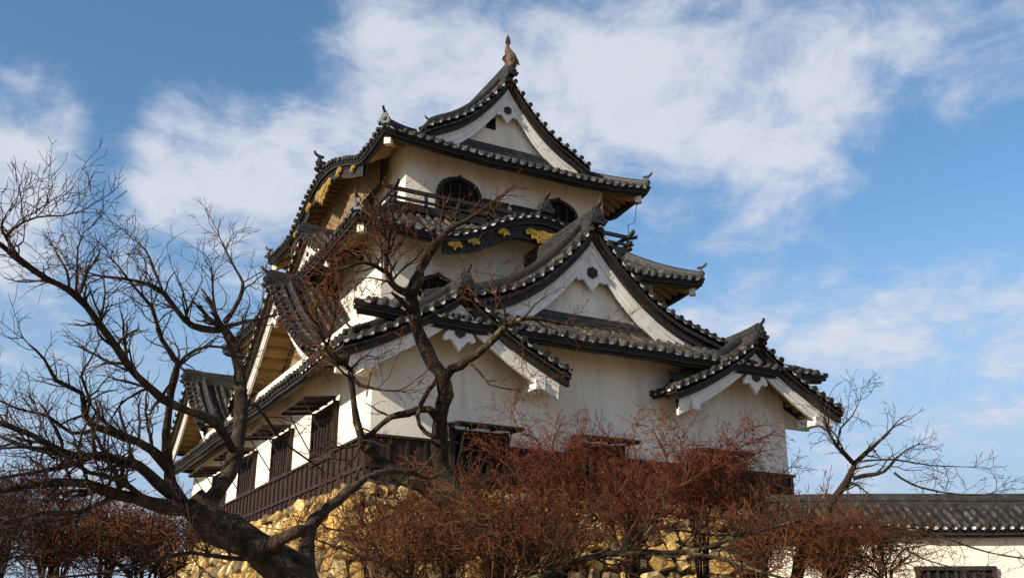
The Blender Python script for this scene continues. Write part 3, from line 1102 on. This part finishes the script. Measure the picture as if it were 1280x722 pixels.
# lightning conductor wire from the right eave
mb = MB()
mb.tube([V((11.0, 4.5, 9.98)), V((11.02, 4.72, 9.3)), V((10.75, 4.72, 9.15)), V((10.75, 4.72, 8.7))], 0.012, 5)
mb.tube([V((11.0, 4.5, 9.90)), V((11.0, 4.5, 10.02))], 0.06, 6)
mb.build("conductor_wire", M['wood_black'], keep)


# ------------------------------------------------------------------ stone wall under the keep
rs = random.Random(11)
sw = thing("stone_wall", "battered dry stone wall of ochre boulders under the white keep", "stone wall", (6.4, 10.0, -4.4))
stones, back = MB(), MB()


def stone(O, X, Zs, Nn, cx, cz, w, h, tone):
    """one boulder: jittered outline, domed face"""
    n = rs.choice((5, 6, 6, 7))
    ph = rs.uniform(0, 6.28)
    out_ = []
    for i in range(n):
        a = ph + 2 * pi * i / n
        ca, sa = cos(a), sin(a)
        e = 0.62
        r = 1.0 / (abs(ca) ** 2.6 + abs(sa) ** 2.6) ** (1 / 2.6)
        r *= rs.uniform(0.76, 1.16)
        out_.append((ca * r * w / 2, sa * r * h / 2))
    tx, tz = rs.uniform(-0.34, 0.34), rs.uniform(-0.34, 0.30)
    bulge = rs.uniform(0.05, 0.17)
    rows = []
    for s, d in ((1.0, -0.9), (1.0, 0.1), (0.88, 0.85), (0.5, 1.0 + rs.uniform(-0.25, 0.25))):
        rows.append([O + X * (cx + a * s) + Zs * (cz + b * s) + Nn * (bulge * d + (a * tx + b * tz) * s + rs.uniform(-0.02, 0.02)) for a, b in out_])
    b0 = len(stones.v)
    f0 = len(stones.f)
    stones.grid(rows, close=True)
    e = b0 + 3 * n
    c = O + X * cx + Zs * cz + Nn * (bulge)
    stones.v.append(tuple(c))
    for i in range(n):
        stones.f.append((e + i, e + (i + 1) % n, len(stones.v) - 1))
    stones.tone.extend([tone] * (len(stones.f) - f0))


def stone_face(O, X, length, Nh, z_top, z_bot, batter=0.30):
    Zs = (Z3 - Nh * batter).normalized()
    Nn = X.cross(Zs).normalized()
    if Nn.dot(Nh) < 0:
        Nn = -Nn
    hgt = (z_top - z_bot)
    z = 0.0
    first = True
    while z < hgt * 1.05:
        h = rs.uniform(0.26, 0.52) if not first else 0.30
        x = -batter * (z + h * 0.5) - rs.uniform(0.02, 0.12)
        while x < length + batter * z:
            w = rs.choice((0.30, 0.42, 0.55, 0.75)) * rs.uniform(0.85, 1.2) * (1.0 if h > 0.36 else 0.8)
            hh = h * rs.uniform(0.9, 1.12)
            stone(O, X, Zs, Nn, x + w / 2, -(z + h / 2) + rs.uniform(-0.05, 0.05), w * 1.10, hh * 1.12, rs.random())
            if rs.random() < 0.4:
                stone(O, X, Zs, Nn, x + w, -(z + h) + rs.uniform(-.05, .05), rs.uniform(.12, .22), rs.uniform(.10, .2), rs.random())
            x += w
        z += h
        first = False
    q = batter * hgt * 1.05
    back.grid([[O - Nn * 0.05, O - Nn * 0.05 + X * length], [O - Nn * 0.05 - Zs * hgt * 1.1 - X * q, O - Nn * 0.05 - Zs * hgt * 1.1 + X * (length + q)]])


ZT = -1.14
stone_face(V((-0.45, -0.45, ZT)), X3, 13.6, -Y3, ZT, -4.3)
stone_face(V((-0.45, -0.45, ZT)), Y3, 21.0, -X3, ZT, -4.6)
back.poly([V((-0.4, -0.4, ZT - 0.08)), V((13.2, -0.4, ZT - 0.08)), V((13.2, 20.4, ZT - 0.08)), V((-0.4, 20.4, ZT - 0.08))])
stones.build("boulders", M['stone'], sw)
back.build("packed_earth", M['gap'], sw)

# ------------------------------------------------------------------ low plaster wall on the right
bw = thing("boundary_wall", "low sunlit plaster wall with a dark tiled roof and a dark window, right of the keep", "wall", (12.0, -5.1, -3.8))
A0, A1 = V((8.9, -3.13, 0)), V((20.0, -9.85, 0))
dv = (A1 - A0).normalized()
nv = V((dv.y, -dv.x, 0))
if nv.dot(CAM - A0) < 0:
    nv = -nv
ln = (A1 - A0).length
mid = (A0 + A1) / 2
ZR = -1.42
mb = MB()
mb.box(mid + V((0, 0, (-4.2 + ZR - 0.6) / 2)), ln, 1.24, (ZR - 0.6) + 4.2, dv, nv, Z3)
mb.build("plaster_wall", M['plaster'], bw)
R = Roof()
for sg in (1, -1):
    R.side(A0, dv, nv * sg, 0.0, 0.95, lambda d, a: ZR - 0.60 * d + 0.025 * sin(a * 0.8) + 0.012 * sin(a * 2.9), lambda d: 0.0, lambda d: ln, na=60, nd=4, sp=0.21, rr=0.055, thick=0.10, dw=0.55)
R.build(bw, "wall_roof")
mb = MB()
ridge_stack(mb, [A0 + dv * (ln * i / 12) + V((0, 0, ZR + 0.02 + 0.015 * sin(ln * i / 12 * 0.8))) for i in range(13)], nv, 0.24, 0.16)
mb.build("ridge", M['ridge'], bw)
t_ = 3.97
mb = MB()
mb.box(A0 + dv * t_ + nv * 0.63 + V((0, 0, -3.22)), 1.62, 0.06, 0.62, dv, nv, Z3)
wn = mb.build("window", M['dark'], bw)
mb = MB()
mb.box(A0 + dv * t_ + nv * 0.67 + V((0, 0, -2.89)), 1.80, 0.14, 0.09, dv, nv, Z3)
for q in (-0.84, 0.84):
    mb.box(A0 + dv * (t_ + q) + nv * 0.67 + V((0, 0, -3.25)), 0.09, 0.13, 0.62, dv, nv, Z3)
for k in range(1, 8):
    mb.box(A0 + dv * (t_ - 0.81 + 1.62 * k / 8) + nv * 0.66 + V((0, 0, -3.25)), 0.07, 0.08, 0.62, dv, nv, Z3)
mb.build("window_frame", M['wood_black'], wn)


# ------------------------------------------------------------------ bare trees
def rand_unit(rng):
    while True:
        v = V((rng.uniform(-1, 1), rng.uniform(-1, 1), rng.uniform(-1, 1)))
        if 0.05 < v.length < 1:
            return v.normalized()


class Tree:
    def __init__(self, seed, up=0.10, wig=0.26, fan=(28, 62), twig_r=0.0045, seg=0.13):
        self.rng = random.Random(seed)
        self.trunk, self.limb, self.twig = MB(), MB(), MB()
        self.up, self.wig, self.fan, self.twig_r, self.seg = up, wig, fan, twig_r, seg

    def shoot(self, p, d, Ln, r, lvl):
        rng = self.rng
        seg = self.seg
        n = max(2, min(9, int(Ln / seg + 0.5)))
        st = Ln / n
        pts = [p]
        dirs = [d]
        for i in range(n):
            d = (d + rand_unit(rng) * self.wig + V((0, 0, self.up))).normalized()
            p = p + d * st
            pts.append(p)
            dirs.append(d)
        r_end = max(self.twig_r * 0.7, r * 0.45)
        rad = [r + (r_end - r) * i / n for i in range(n + 1)]
        tgt = self.twig if r < 0.011 else self.limb
        tgt.tube(pts, rad, 3 if r < 0.011 else 5, caps=False)
        if lvl <= 0:
            return
        side = rng.random() < 0.5
        for i in range(1, n + 1):
            k = 1
            if i == n:
                k = 2
            elif rng.random() < 0.22:
                k = 0
            for _ in range(k):
                ang = radians(rng.uniform(*self.fan)) * (0.6 if i == n else 1.0)
                axis = dirs[i].cross(rand_unit(rng))
                if axis.length < 1e-3:
                    continue
                nd_ = Matrix.Rotation(ang, 3, axis.normalized()) @ dirs[i]
                l2 = Ln * rng.uniform(0.42, 0.72) * (1.0 - 0.35 * i / n)
                if l2 < 0.07:
                    continue
                self.shoot(pts[i], nd_, l2, max(self.twig_r, rad[i] * 0.62), lvl - 1)

    def add_limb(self, pts, r0, r1, start, dens, lvl=3, length=0.9, is_trunk=False, gap=0.17, droop=0.0):
        rng = self.rng
        pts = [V(p) for p in pts]
        # smooth
        sm = []
        for i in range(len(pts) - 1):
            p0 = pts[max(i - 1, 0)]
            p1, p2 = pts[i], pts[i + 1]
            p3 = pts[min(i + 2, len(pts) - 1)]
            k = max(2, int((p2 - p1).length / 0.16))
            for j in range(k):
                t = j / k
                sm.append(0.5 * ((2 * p1) + (p2 - p0) * t + (2 * p0 - 5 * p1 + 4 * p2 - p3) * t * t + (3 * p1 - p0 - 3 * p2 + p3) * t ** 3))
        sm.append(pts[-1])
        n = len(sm)
        rad = []
        for i in range(n):
            t = i / (n - 1)
            r = r0 + (r1 - r0) * t ** 0.85
            rad.append(r * (1 + 0.10 * sin(i * 1.7 + r0 * 90) + rng.uniform(-0.05, 0.05)))
        sm = [p + rand_unit(rng) * min(rad[i] * 0.25, 0.02) for i, p in enumerate(sm)]
        big = max(rad) > 0.05
        (self.trunk if is_trunk else self.limb).tube(sm, rad, 12 if is_trunk else (8 if big else 6))
        if dens <= 0:
            return
        acc = 0.0
        for i in range(1, n):
            acc += (sm[i] - sm[i - 1]).length
            t = i / (n - 1)
            if t < start:
                acc = 0
                continue
            while acc > gap / dens:
                acc -= gap / dens
                d = (sm[i] - sm[i - 1]).normalized()
                axis = d.cross(rand_unit(rng))
                if axis.length < 1e-3:
                    continue
                nd_ = Matrix.Rotation(radians(rng.uniform(35, 75)), 3, axis.normalized()) @ d
                nd_ = (nd_ + V((0, 0, 0.25 - droop))).normalized()
                self.shoot(sm[i], nd_, length * rng.uniform(0.45, 1.15) * (1.1 - 0.45 * t), min(max(self.twig_r * 1.3, rad[i] * 0.45), 0.02), lvl)
        d = (sm[-1] - sm[-2]).normalized()
        for _ in range(2):
            self.shoot(sm[-1], (d + rand_unit(rng) * 0.35).normalized(), length * 0.7, max(self.twig_r * 1.2, r1 * 0.8), lvl)

    def build(self, name, label, cat, origin, bark, twig, group=None, limb_mat=None):
        t = thing(name, label, cat, origin, group)
        print('TREE', name, len(self.twig.f), len(self.limb.f))
        if self.trunk.v:
            self.trunk.build("trunk", bark, t, smooth=True)
        if self.limb.v:
            self.limb.build("limbs", limb_mat or bark, t, smooth=True)
        if self.twig.v:
            self.twig.build("crown", twig, t)
        return t

T1 = [
    ([(-5.03,-12.75,-4.47),(-5.18,-12.81,-4.13),(-5.55,-12.74,-3.81),(-6.01,-12.6,-3.56),(-6.24,-12.55,-3.37)],0.2,0.15,1,0),
    ([(-6.15,-12.56,-3.45),(-6.01,-12.62,-3.21),(-5.9,-12.53,-2.96),(-5.83,-12.4,-2.47),(-5.89,-12.34,-1.95),(-5.97,-12.26,-1.74),(-6.05,-12.26,-1.63)],0.086,0.044,0.55,0.5),
    ([(-6.04,-12.26,-1.64),(-6.25,-12.26,-1.66),(-6.43,-12.3,-1.61),(-6.66,-12.39,-1.41),(-6.87,-12.53,-1.37),(-7.22,-12.57,-1.39)],0.043,0.012,0.3,1),
    ([(-6.03,-12.27,-1.62),(-5.81,-12.09,-1.48),(-5.59,-11.9,-1.36),(-5.35,-11.72,-1.22)],0.03,0.0096,0.3,1),
    ([(-6.04,-12.29,-1.58),(-5.93,-12.33,-1.32),(-5.92,-12.39,-1.17),(-6.03,-12.4,-1.02),(-6.18,-12.32,-0.71)],0.03,0.0064,0.3,1),
    ([(-6.11,-12.25,-1.58),(-6.2,-12.41,-1.36),(-6.27,-12.57,-1.17)],0.019,0.008,0.2,1),
    ([(-6.44,-12.51,-3.18),(-6.56,-12.84,-2.82),(-6.6,-13.06,-2.51),(-6.6,-13.25,-2.34),(-6.64,-13.26,-2.26),(-6.77,-13.36,-2.13),(-6.9,-13.5,-1.91),(-7.06,-13.58,-1.79),(-7.21,-13.67,-1.67)],0.047,0.008,0.4,1),
    ([(-6.6,-13.25,-2.34),(-6.54,-13.21,-2.21),(-6.35,-13.24,-2.1),(-6.18,-13.21,-2.1)],0.022,0.008,0.2,0.8),
    ([(-5.93,-12.56,-2.86),(-6.11,-12.77,-2.69),(-6.43,-12.98,-2.64),(-6.69,-13.22,-2.6),(-6.93,-13.37,-2.48),(-7.15,-13.57,-2.3),(-7.43,-13.76,-2.06),(-7.58,-13.84,-1.97),(-7.75,-13.88,-1.92),(-7.97,-13.93,-1.8),(-8.23,-13.98,-1.66)],0.045,0.0192,0.3,0.9),
    ([(-7.97,-13.93,-1.8),(-8.06,-14.04,-1.71),(-8.04,-14.19,-1.67),(-7.9,-14.4,-1.63),(-7.74,-14.59,-1.66),(-7.63,-14.66,-1.63)],0.017,0.004,0.1,1.3),
    ([(-8.06,-14.04,-1.71),(-8.11,-14.15,-1.68),(-8.11,-14.28,-1.66),(-8.09,-14.31,-1.59)],0.013,0.004,0.1,1.3),
    ([(-7.52,-13.85,-2.0),(-7.55,-14.01,-1.87),(-7.57,-14.07,-1.7),(-7.55,-14.12,-1.58)],0.012,0.004,0.1,1.2),
    ([(-6.66,-12.39,-1.41),(-6.77,-12.31,-1.14),(-6.87,-12.33,-0.97),(-7.04,-12.29,-0.84)],0.015,0.0048,0.1,1.2),
    ([(-6.29,-12.52,-3.39),(-6.45,-12.61,-3.23),(-6.48,-12.65,-3.1),(-6.66,-12.73,-2.96),(-6.89,-12.76,-2.87),(-7.11,-12.78,-2.83),(-7.25,-12.86,-2.74),(-7.31,-13.01,-2.59),(-7.52,-13.05,-2.51),(-7.64,-13.16,-2.37),(-7.78,-13.24,-2.28)],0.065,0.0064,0.3,0.9),
    ([(-7.25,-12.86,-2.74),(-7.25,-13.13,-2.67),(-7.35,-13.26,-2.5),(-7.31,-13.33,-2.38),(-7.29,-13.49,-2.33)],0.017,0.0056,0.2,1.2),
    ([(-6.29,-12.51,-3.4),(-6.69,-12.86,-3.19),(-6.85,-13.04,-3.13),(-7.16,-13.12,-3.12),(-7.41,-13.22,-3.13),(-7.66,-13.37,-3.03),(-8.01,-13.46,-2.95)],0.06,0.02,0.3,0.9),
    ([(-6.25,-12.52,-3.41),(-6.62,-12.8,-3.43),(-6.92,-13.01,-3.4),(-7.19,-13.24,-3.37),(-7.49,-13.32,-3.38),(-7.97,-13.37,-3.52)],0.069,0.02,0.3,0.9),
    ([(-7.16,-13.12,-3.12),(-7.32,-13.23,-3.22),(-7.56,-13.32,-3.3),(-7.93,-13.32,-3.4)],0.03,0.012,0.1,0.8),
    ([(-6.62,-12.8,-3.43),(-6.94,-13.16,-3.31),(-7.21,-13.38,-3.29),(-7.53,-13.51,-3.15),(-7.87,-13.67,-3.21)],0.03,0.0096,0.2,1),
    ([(-6.92,-13.01,-3.4),(-7.22,-13.26,-3.59),(-7.52,-13.45,-3.63),(-7.88,-13.55,-3.78)],0.026,0.0096,0.2,1),
    ([(-7.41,-13.22,-3.13),(-7.63,-13.12,-3.1),(-7.87,-13.03,-3.01),(-7.98,-12.96,-3.02)],0.026,0.012,0.1,0.8),
    ([(-5.48,-12.76,-3.86),(-5.94,-12.99,-3.87),(-6.3,-13.16,-3.86),(-6.51,-13.28,-3.9),(-6.88,-13.38,-4.03),(-7.41,-13.55,-4.12)],0.026,0.008,0.2,0.8),
    ([(-5.09,-12.78,-4.34),(-5.17,-12.69,-3.84),(-5.16,-12.65,-3.66),(-5.11,-12.63,-3.47),(-4.98,-12.62,-3.35),(-4.79,-12.55,-3.19),(-4.62,-12.58,-3.04),(-4.32,-12.54,-2.94),(-4.03,-12.46,-2.94)],0.095,0.024,0.6,0.6),
    ([(-5.59,-12.73,-3.79),(-5.54,-13.03,-3.69),(-5.41,-13.12,-3.65),(-5.2,-12.9,-3.58)],0.069,0.048,1,0),
    ([(-5.83,-12.4,-2.47),(-5.67,-12.3,-2.36),(-5.4,-12.11,-2.58),(-5.18,-11.94,-2.69),(-4.83,-11.82,-2.85)],0.022,0.008,0.2,0.8),
    ([(-7.14,-12.77,-2.83),(-7.32,-12.77,-2.88),(-7.53,-12.82,-2.77),(-7.78,-12.93,-2.75),(-8.04,-12.96,-2.65)],0.022,0.0064,0.2,1.1),
    ([(-7.22,-12.57,-1.39),(-7.37,-12.62,-1.39),(-7.51,-12.67,-1.35),(-7.71,-12.77,-1.46)],0.01,0.0032,0.0,1.2),
]
T2 = [
    ([(-0.89,-8.64,-4.07),(-1.25,-8.63,-3.3),(-1.52,-8.59,-2.75),(-1.81,-8.37,-2.28),(-2.0,-8.45,-1.84),(-2.04,-8.61,-1.4),(-2.08,-8.76,-0.94),(-2.34,-8.69,-0.48),(-2.56,-8.66,0.05),(-2.65,-8.74,0.37)],0.165,0.09,1,0),
    ([(-2.65,-8.74,0.37),(-2.62,-8.83,0.55),(-2.53,-8.84,0.74),(-2.38,-8.94,1.11),(-2.19,-9.02,1.36),(-1.94,-9.11,1.54),(-1.69,-9.2,1.74)],0.11,0.02,0.35,1.3),
    ([(-2.65,-8.74,0.37),(-2.83,-8.77,0.38),(-2.99,-8.84,0.46),(-3.09,-8.85,0.62),(-3.17,-9.07,0.98),(-3.14,-9.15,1.15)],0.07,0.02,0.3,2.6),
    ([(-3.08,-8.84,0.59),(-3.29,-8.97,0.6),(-3.49,-9.0,0.62),(-3.79,-9.02,0.47),(-4.0,-8.97,0.33)],0.04,0.01,0.1,3.0),
    ([(-2.56,-8.66,0.05),(-2.84,-8.82,0.21),(-3.0,-8.88,0.28)],0.05,0.02,1,0),
    ([(-2.12,-8.75,-0.93),(-2.05,-8.96,-0.78),(-1.91,-9.2,-0.68),(-1.75,-9.48,-0.5),(-1.61,-9.75,-0.29),(-1.45,-9.88,-0.19),(-1.25,-10.0,-0.16),(-0.92,-10.15,-0.23),(-0.46,-10.37,-0.28)],0.085,0.01,0.4,0.6),
    ([(-1.61,-9.75,-0.29),(-1.66,-9.89,-0.2),(-1.71,-9.92,-0.03),(-1.8,-9.92,0.08)],0.025,0.008,0.2,0.8),
    ([(-1.61,-9.75,-0.29),(-1.36,-9.82,-0.45),(-1.31,-9.78,-0.62)],0.02,0.01,0.3,0.7),
    ([(-2.02,-8.55,-1.56),(-2.25,-8.65,-1.31),(-2.56,-8.57,-1.39),(-2.8,-8.53,-1.48),(-3.04,-8.43,-1.7),(-3.18,-8.42,-1.85)],0.07,0.03,0.5,0.6),
    ([(-2.15,-8.77,-0.84),(-2.35,-8.79,-1.11),(-2.46,-8.71,-1.46),(-2.37,-8.79,-1.7),(-2.19,-8.85,-1.78)],0.035,0.03,1,0),
    ([(-3.14,-8.41,-1.93),(-3.29,-8.48,-1.56),(-3.4,-8.56,-1.18),(-3.49,-8.64,-0.88),(-3.66,-8.7,-0.8),(-3.89,-8.77,-0.62),(-4.1,-8.88,-0.36)],0.06,0.02,0.4,1.7),
    ([(-1.53,-8.56,-2.8),(-1.95,-8.42,-2.58),(-2.44,-8.38,-2.33),(-2.93,-8.35,-2.04),(-3.15,-8.42,-1.89)],0.1,0.07,1,0),
    ([(-3.49,-8.63,-0.91),(-3.4,-8.83,-1.13),(-3.22,-9.01,-1.21),(-3.04,-9.21,-1.26)],0.035,0.012,0.3,0.8),
    ([(-3.89,-8.77,-0.62),(-3.89,-8.97,-0.42),(-3.92,-9.17,-0.19),(-4.08,-9.33,0.14)],0.02,0.008,0.1,2.6),
    ([(-1.91,-9.2,-0.68),(-1.77,-9.32,-0.87),(-1.62,-9.33,-1.03),(-1.37,-9.55,-1.12)],0.025,0.008,0.2,0.8),
]
T3 = [
    ([(4.39,-8.9,-3.22),(4.64,-9.28,-2.6),(4.69,-9.41,-2.33),(4.86,-9.64,-1.98),(4.96,-9.81,-1.69),(5.39,-9.95,-1.32),(5.63,-10.05,-1.09)],0.14,0.015,0.5,0.9),
    ([(4.95,-9.79,-1.72),(4.5,-9.89,-1.48),(4.23,-9.97,-1.23),(4.07,-10.09,-0.99)],0.05,0.012,0.2,1.2),
    ([(4.5,-9.89,-1.48),(4.41,-10.07,-1.22),(4.48,-10.29,-1.05),(4.47,-10.5,-0.83)],0.025,0.006,0.1,1.2),
    ([(4.95,-9.71,-1.93),(5.09,-9.92,-1.9),(5.23,-10.13,-1.86),(5.27,-10.33,-1.71),(5.33,-10.54,-1.57)],0.045,0.012,0.3,1),
    ([(5.02,-9.85,-1.67),(5.33,-10.25,-1.68),(5.72,-10.65,-1.8),(6.14,-10.98,-1.84),(6.36,-11.1,-1.84)],0.022,0.004,0.2,1),
    ([(5.38,-10.2,-1.88),(5.59,-10.35,-2.08),(5.99,-10.63,-2.22),(6.36,-10.93,-2.27),(6.47,-11.11,-2.26)],0.022,0.008,0.2,1),
    ([(4.64,-9.28,-2.6),(4.84,-9.94,-2.72),(5.18,-10.44,-2.81),(5.5,-10.91,-2.98),(5.87,-11.37,-3.22),(6.31,-11.9,-3.36)],0.03,0.012,0.2,0.9),
    ([(4.84,-9.94,-2.72),(5.1,-10.31,-3.05),(5.42,-10.61,-3.3),(5.94,-11.05,-3.5)],0.02,0.008,0.2,1),
    ([(4.56,-9.14,-2.85),(3.56,-9.12,-2.77),(2.69,-8.96,-2.9),(1.93,-8.93,-2.86)],0.05,0.02,0.3,0.8),
]
T4 = [
    ([(-2.61,-10.21,-4.14),(-1.91,-10.56,-3.91),(-1.16,-10.85,-3.57),(-0.59,-11.08,-3.46),(0.19,-11.37,-3.45),(0.85,-11.69,-3.23),(1.52,-12.01,-3.05)],0.075,0.02,0.2,1.0),
    ([(-1.91,-10.56,-3.91),(-1.44,-10.74,-3.47),(-1.1,-10.96,-3.08),(-0.73,-11.16,-2.76)],0.02,0.008,0.2,1),
    ([(-0.59,-11.08,-3.46),(-0.38,-11.34,-3.08),(-0.38,-11.43,-2.85),(-0.09,-11.65,-2.68)],0.025,0.01,0.2,1),
    ([(0.19,-11.37,-3.45),(0.52,-11.74,-3.57),(1.03,-12.17,-3.79),(1.58,-12.65,-3.92)],0.03,0.012,0.2,1),
    ([(-2.61,-10.21,-4.14),(-3.24,-10.17,-3.71),(-3.82,-10.06,-3.52),(-4.39,-9.95,-3.33)],0.03,0.01,0.2,1),
]

def grow(limbs, seed, length, lvl, gap, **kw):
    T = Tree(seed, **kw)
    for i, (pts, r0, r1, s, dn) in enumerate(limbs):
        if i == 0:
            x, y, z = pts[0]
            g_ = ground_z(x, y) - 0.15
            if z > g_:
                pts = [(x - (pts[1][0] - x) * 0.4, y - (pts[1][1] - y) * 0.4, g_)] + list(pts)
        T.add_limb(pts, r0, r1, s, dn, lvl=lvl, length=length, is_trunk=(i == 0), gap=gap)
    return T


def root(limbs, drop=0.0):
    p = limbs[0][0][0]
    return (p[0], p[1], min(p[2], ground_z(p[0], p[1])))


BT = "bare trees in front of the keep"
T = grow(T1, 5, 0.50, 4, 0.062, twig_r=0.0026, up=0.06, wig=0.36, fan=(30, 70), seg=0.072)
T.build("bare_tree", "large dark bare cherry tree leaning left across the sky, nearest on the left", "tree", root(T1), M['bark'], M['twig'], BT)
T = grow(T2, 8, 0.85, 4, 0.15, twig_r=0.0045, up=0.06, wig=0.36, fan=(30, 70), seg=0.12)
T.build("bare_tree", "bare lichened tree with a forked trunk standing before the small front gable", "tree", root(T2), M['bark_lichen'], M['twig_rust'], BT)
T = grow(T3, 3, 0.66, 4, 0.12, twig_r=0.0042, up=-0.01, wig=0.36, fan=(30, 70), seg=0.12)
T.build("bare_tree", "small bare tree with spreading crown against the sky above the boundary wall", "tree", root(T3), M['bark_lichen'], M['twig'], BT)
T = grow(T4, 14, 0.8, 3, 0.14, twig_r=0.0045, up=0.16)
T.build("bare_tree", "low bare tree whose mossy limb stretches right in front of the ochre stones", "tree", root(T4), M['bark_lichen'], M['twig_rust'], BT)


# reddish shrubs and brushwood in front of the stones
def shrub(seed, base, height, spread, stems, mat_, label, name="bare_shrub", cat="shrub", group="bare shrubs below the keep"):
    rng = random.Random(seed)
    T = Tree(seed, up=rng.uniform(-0.01, 0.05), wig=0.44, fan=(32, 78), twig_r=rng.uniform(0.0042, 0.0058), seg=0.11)
    bx, by, bz = base
    gz = ground_z(bx, by) - 0.05
    tot = bz - gz + height
    for k in range(stems):
        a = 2 * pi * k / stems + rng.uniform(-0.5, 0.5)
        rr = rng.uniform(0.3, 1.25) * spread
        hh = tot * rng.uniform(0.66, 1.0) * (1.0 - 0.22 * min(rr / spread, 1.2))
        f0 = rng.uniform(0.30, 0.55)
        cx_, cy_ = cos(a), sin(a)
        pts = [V((bx + cx_ * 0.08, by + sin(a) * 0.08, gz)),
               V((bx + cx_ * rr * 0.12 + rng.uniform(-.08, .08), by + cy_ * rr * 0.12, gz + hh * f0)),
               V((bx + cx_ * rr * 0.50 + rng.uniform(-.15, .15), by + cy_ * rr * 0.5 + rng.uniform(-.15, .15), gz + hh * (f0 + 0.28))),
               V((bx + cx_ * rr * 0.8 + rng.uniform(-.15, .15), by + cy_ * rr * 0.8 + rng.uniform(-.15, .15), gz + hh * rng.uniform(0.82, 0.92))),
               V((bx + cx_ * rr * 1.1, by + cy_ * rr * 1.1, gz + hh * rng.uniform(0.86, 0.97)))]
        T.add_limb(pts, rng.uniform(0.018, 0.036), 0.006, 0.46 if mat_ is M['twig_red'] else 0.22, rng.uniform(0.7, 1.2) * (1.5 if mat_ is M['twig_red'] else 1.0), lvl=3, length=rng.uniform(0.45, 0.75), gap=0.062, droop=0.15)
    return T.build(name, label, cat, (bx, by, ground_z(bx, by)), M['bark'], mat_, group)

SHRUBS = [
    ((0.99, -6.56, -3.05), 3.25, 1.2, 9, 'twig_red', "tall reddish bare shrub before the wall left of the middle awning"),
    ((2.79, -6.35, -2.96), 3.2, 1.2, 9, 'twig_red', "reddish bare shrub rising under the middle of the front wall"),
    ((3.75, -7.1, -3.01), 3.3, 1.15, 11, 'twig_red', "densest red twigged shrub just left of the right front gable's foot"),
    ((4.95, -7.3, -2.96), 2.75, 1.0, 9, 'twig_rust', "bare shrub in front of the keep's right corner"),
    ((-1.16, -7.02, -3.3), 1.75, 1.1, 9, 'twig_rust', "rust coloured brushwood at the foot of the forked tree"),
    ((-0.2, -7.94, -3.4), 1.65, 1.1, 9, 'twig_rust', "rusty twiggy brush right of the forked trunk, low before the stones"),
    ((-2.33, -6.97, -3.5), 1.2, 0.8, 6, 'twig_rust', "low rusty brush under the keep's front left corner"),
    ((-6.95, -7.3, -3.6), 1.15, 1.0, 9, 'twig_rust', "brown brush near the left edge under the large cherry tree"),
    ((-6.10, -6.4, -3.6), 1.15, 1.0, 9, 'twig_rust', "brown brush left of the large cherry trunk, second from the left edge"),
    ((-5.30, -5.6, -3.6), 1.0, 0.9, 8, 'twig_rust', "brown brush right beside the lit left flank of the stone wall"),
    ((4.35, -9.6, -3.4), 1.0, 1.0, 8, 'twig_rust', "low brown brush before the left end of the boundary wall"),
    ((-7.7, -8.6, -3.7), 1.3, 0.9, 8, 'twig', "grey brown bare shrub at the far left edge of the view"),
    ((3.2, -9.3, -3.4), 1.15, 1.0, 6, 'twig_rust', "brown brush between the ochre stones and the boundary wall's small tree"),
    ((1.9, -7.6, -3.2), 1.75, 1.0, 9, 'twig_red', "low red twigged shrub between the two tallest reddish shrubs"),
    ((-0.75, -6.1, -3.2), 1.8, 1.0, 9, 'twig_rust', "rust brown brush against the stones below the first front awning"),
    ((5.6, -8.6, -3.3), 1.1, 0.9, 8, 'twig_rust', "brown brush hiding the foot of the small tree beside the boundary wall"),
    ((-7.5, -6.2, -3.6), 1.6, 1.1, 10, 'twig', "grey brown thicket shrub behind the brush at the left edge"),
    ((-6.6, -4.6, -3.5), 1.6, 1.1, 10, 'twig', "grey brown thicket shrub left of the stone wall, furthest back"),
    ((-5.85, -7.6, -3.75), 0.95, 0.9, 9, 'twig_rust', "brown brush under the lowest branch of the large cherry tree"),
    ((-8.2, -4.6, -3.5), 1.7, 1.1, 10, 'twig', "grey brown thicket shrub cut by the left edge of the view"),
    ((-2.7, -9.2, -3.75), 1.30, 0.95, 9, 'twig_rust', "rusty brush in front of the forked trunk's foot, left of it"),
    ((-1.75, -9.9, -3.75), 1.25, 0.95, 9, 'twig_rust', "rusty brush in front of the forked trunk's foot, right of it"),
    ((1.55, -5.9, -3.0), 1.75, 1.1, 9, 'twig_rust', "brown thicket against the stones behind the red twigged shrubs"),
    ((5.2, -9.9, -3.5), 1.15, 0.9, 9, 'twig_rust', "brown brush hiding the left part of the boundary wall's plaster"),
    ((6.6, -7.4, -3.2), 1.6, 0.9, 9, 'twig_rust', "brown brush across the left end of the boundary wall roof"),
]
for i, (b, h, s, n, mt_, lab) in enumerate(SHRUBS):
    shrub(100 + i, b, h, s, n, M[mt_], lab)
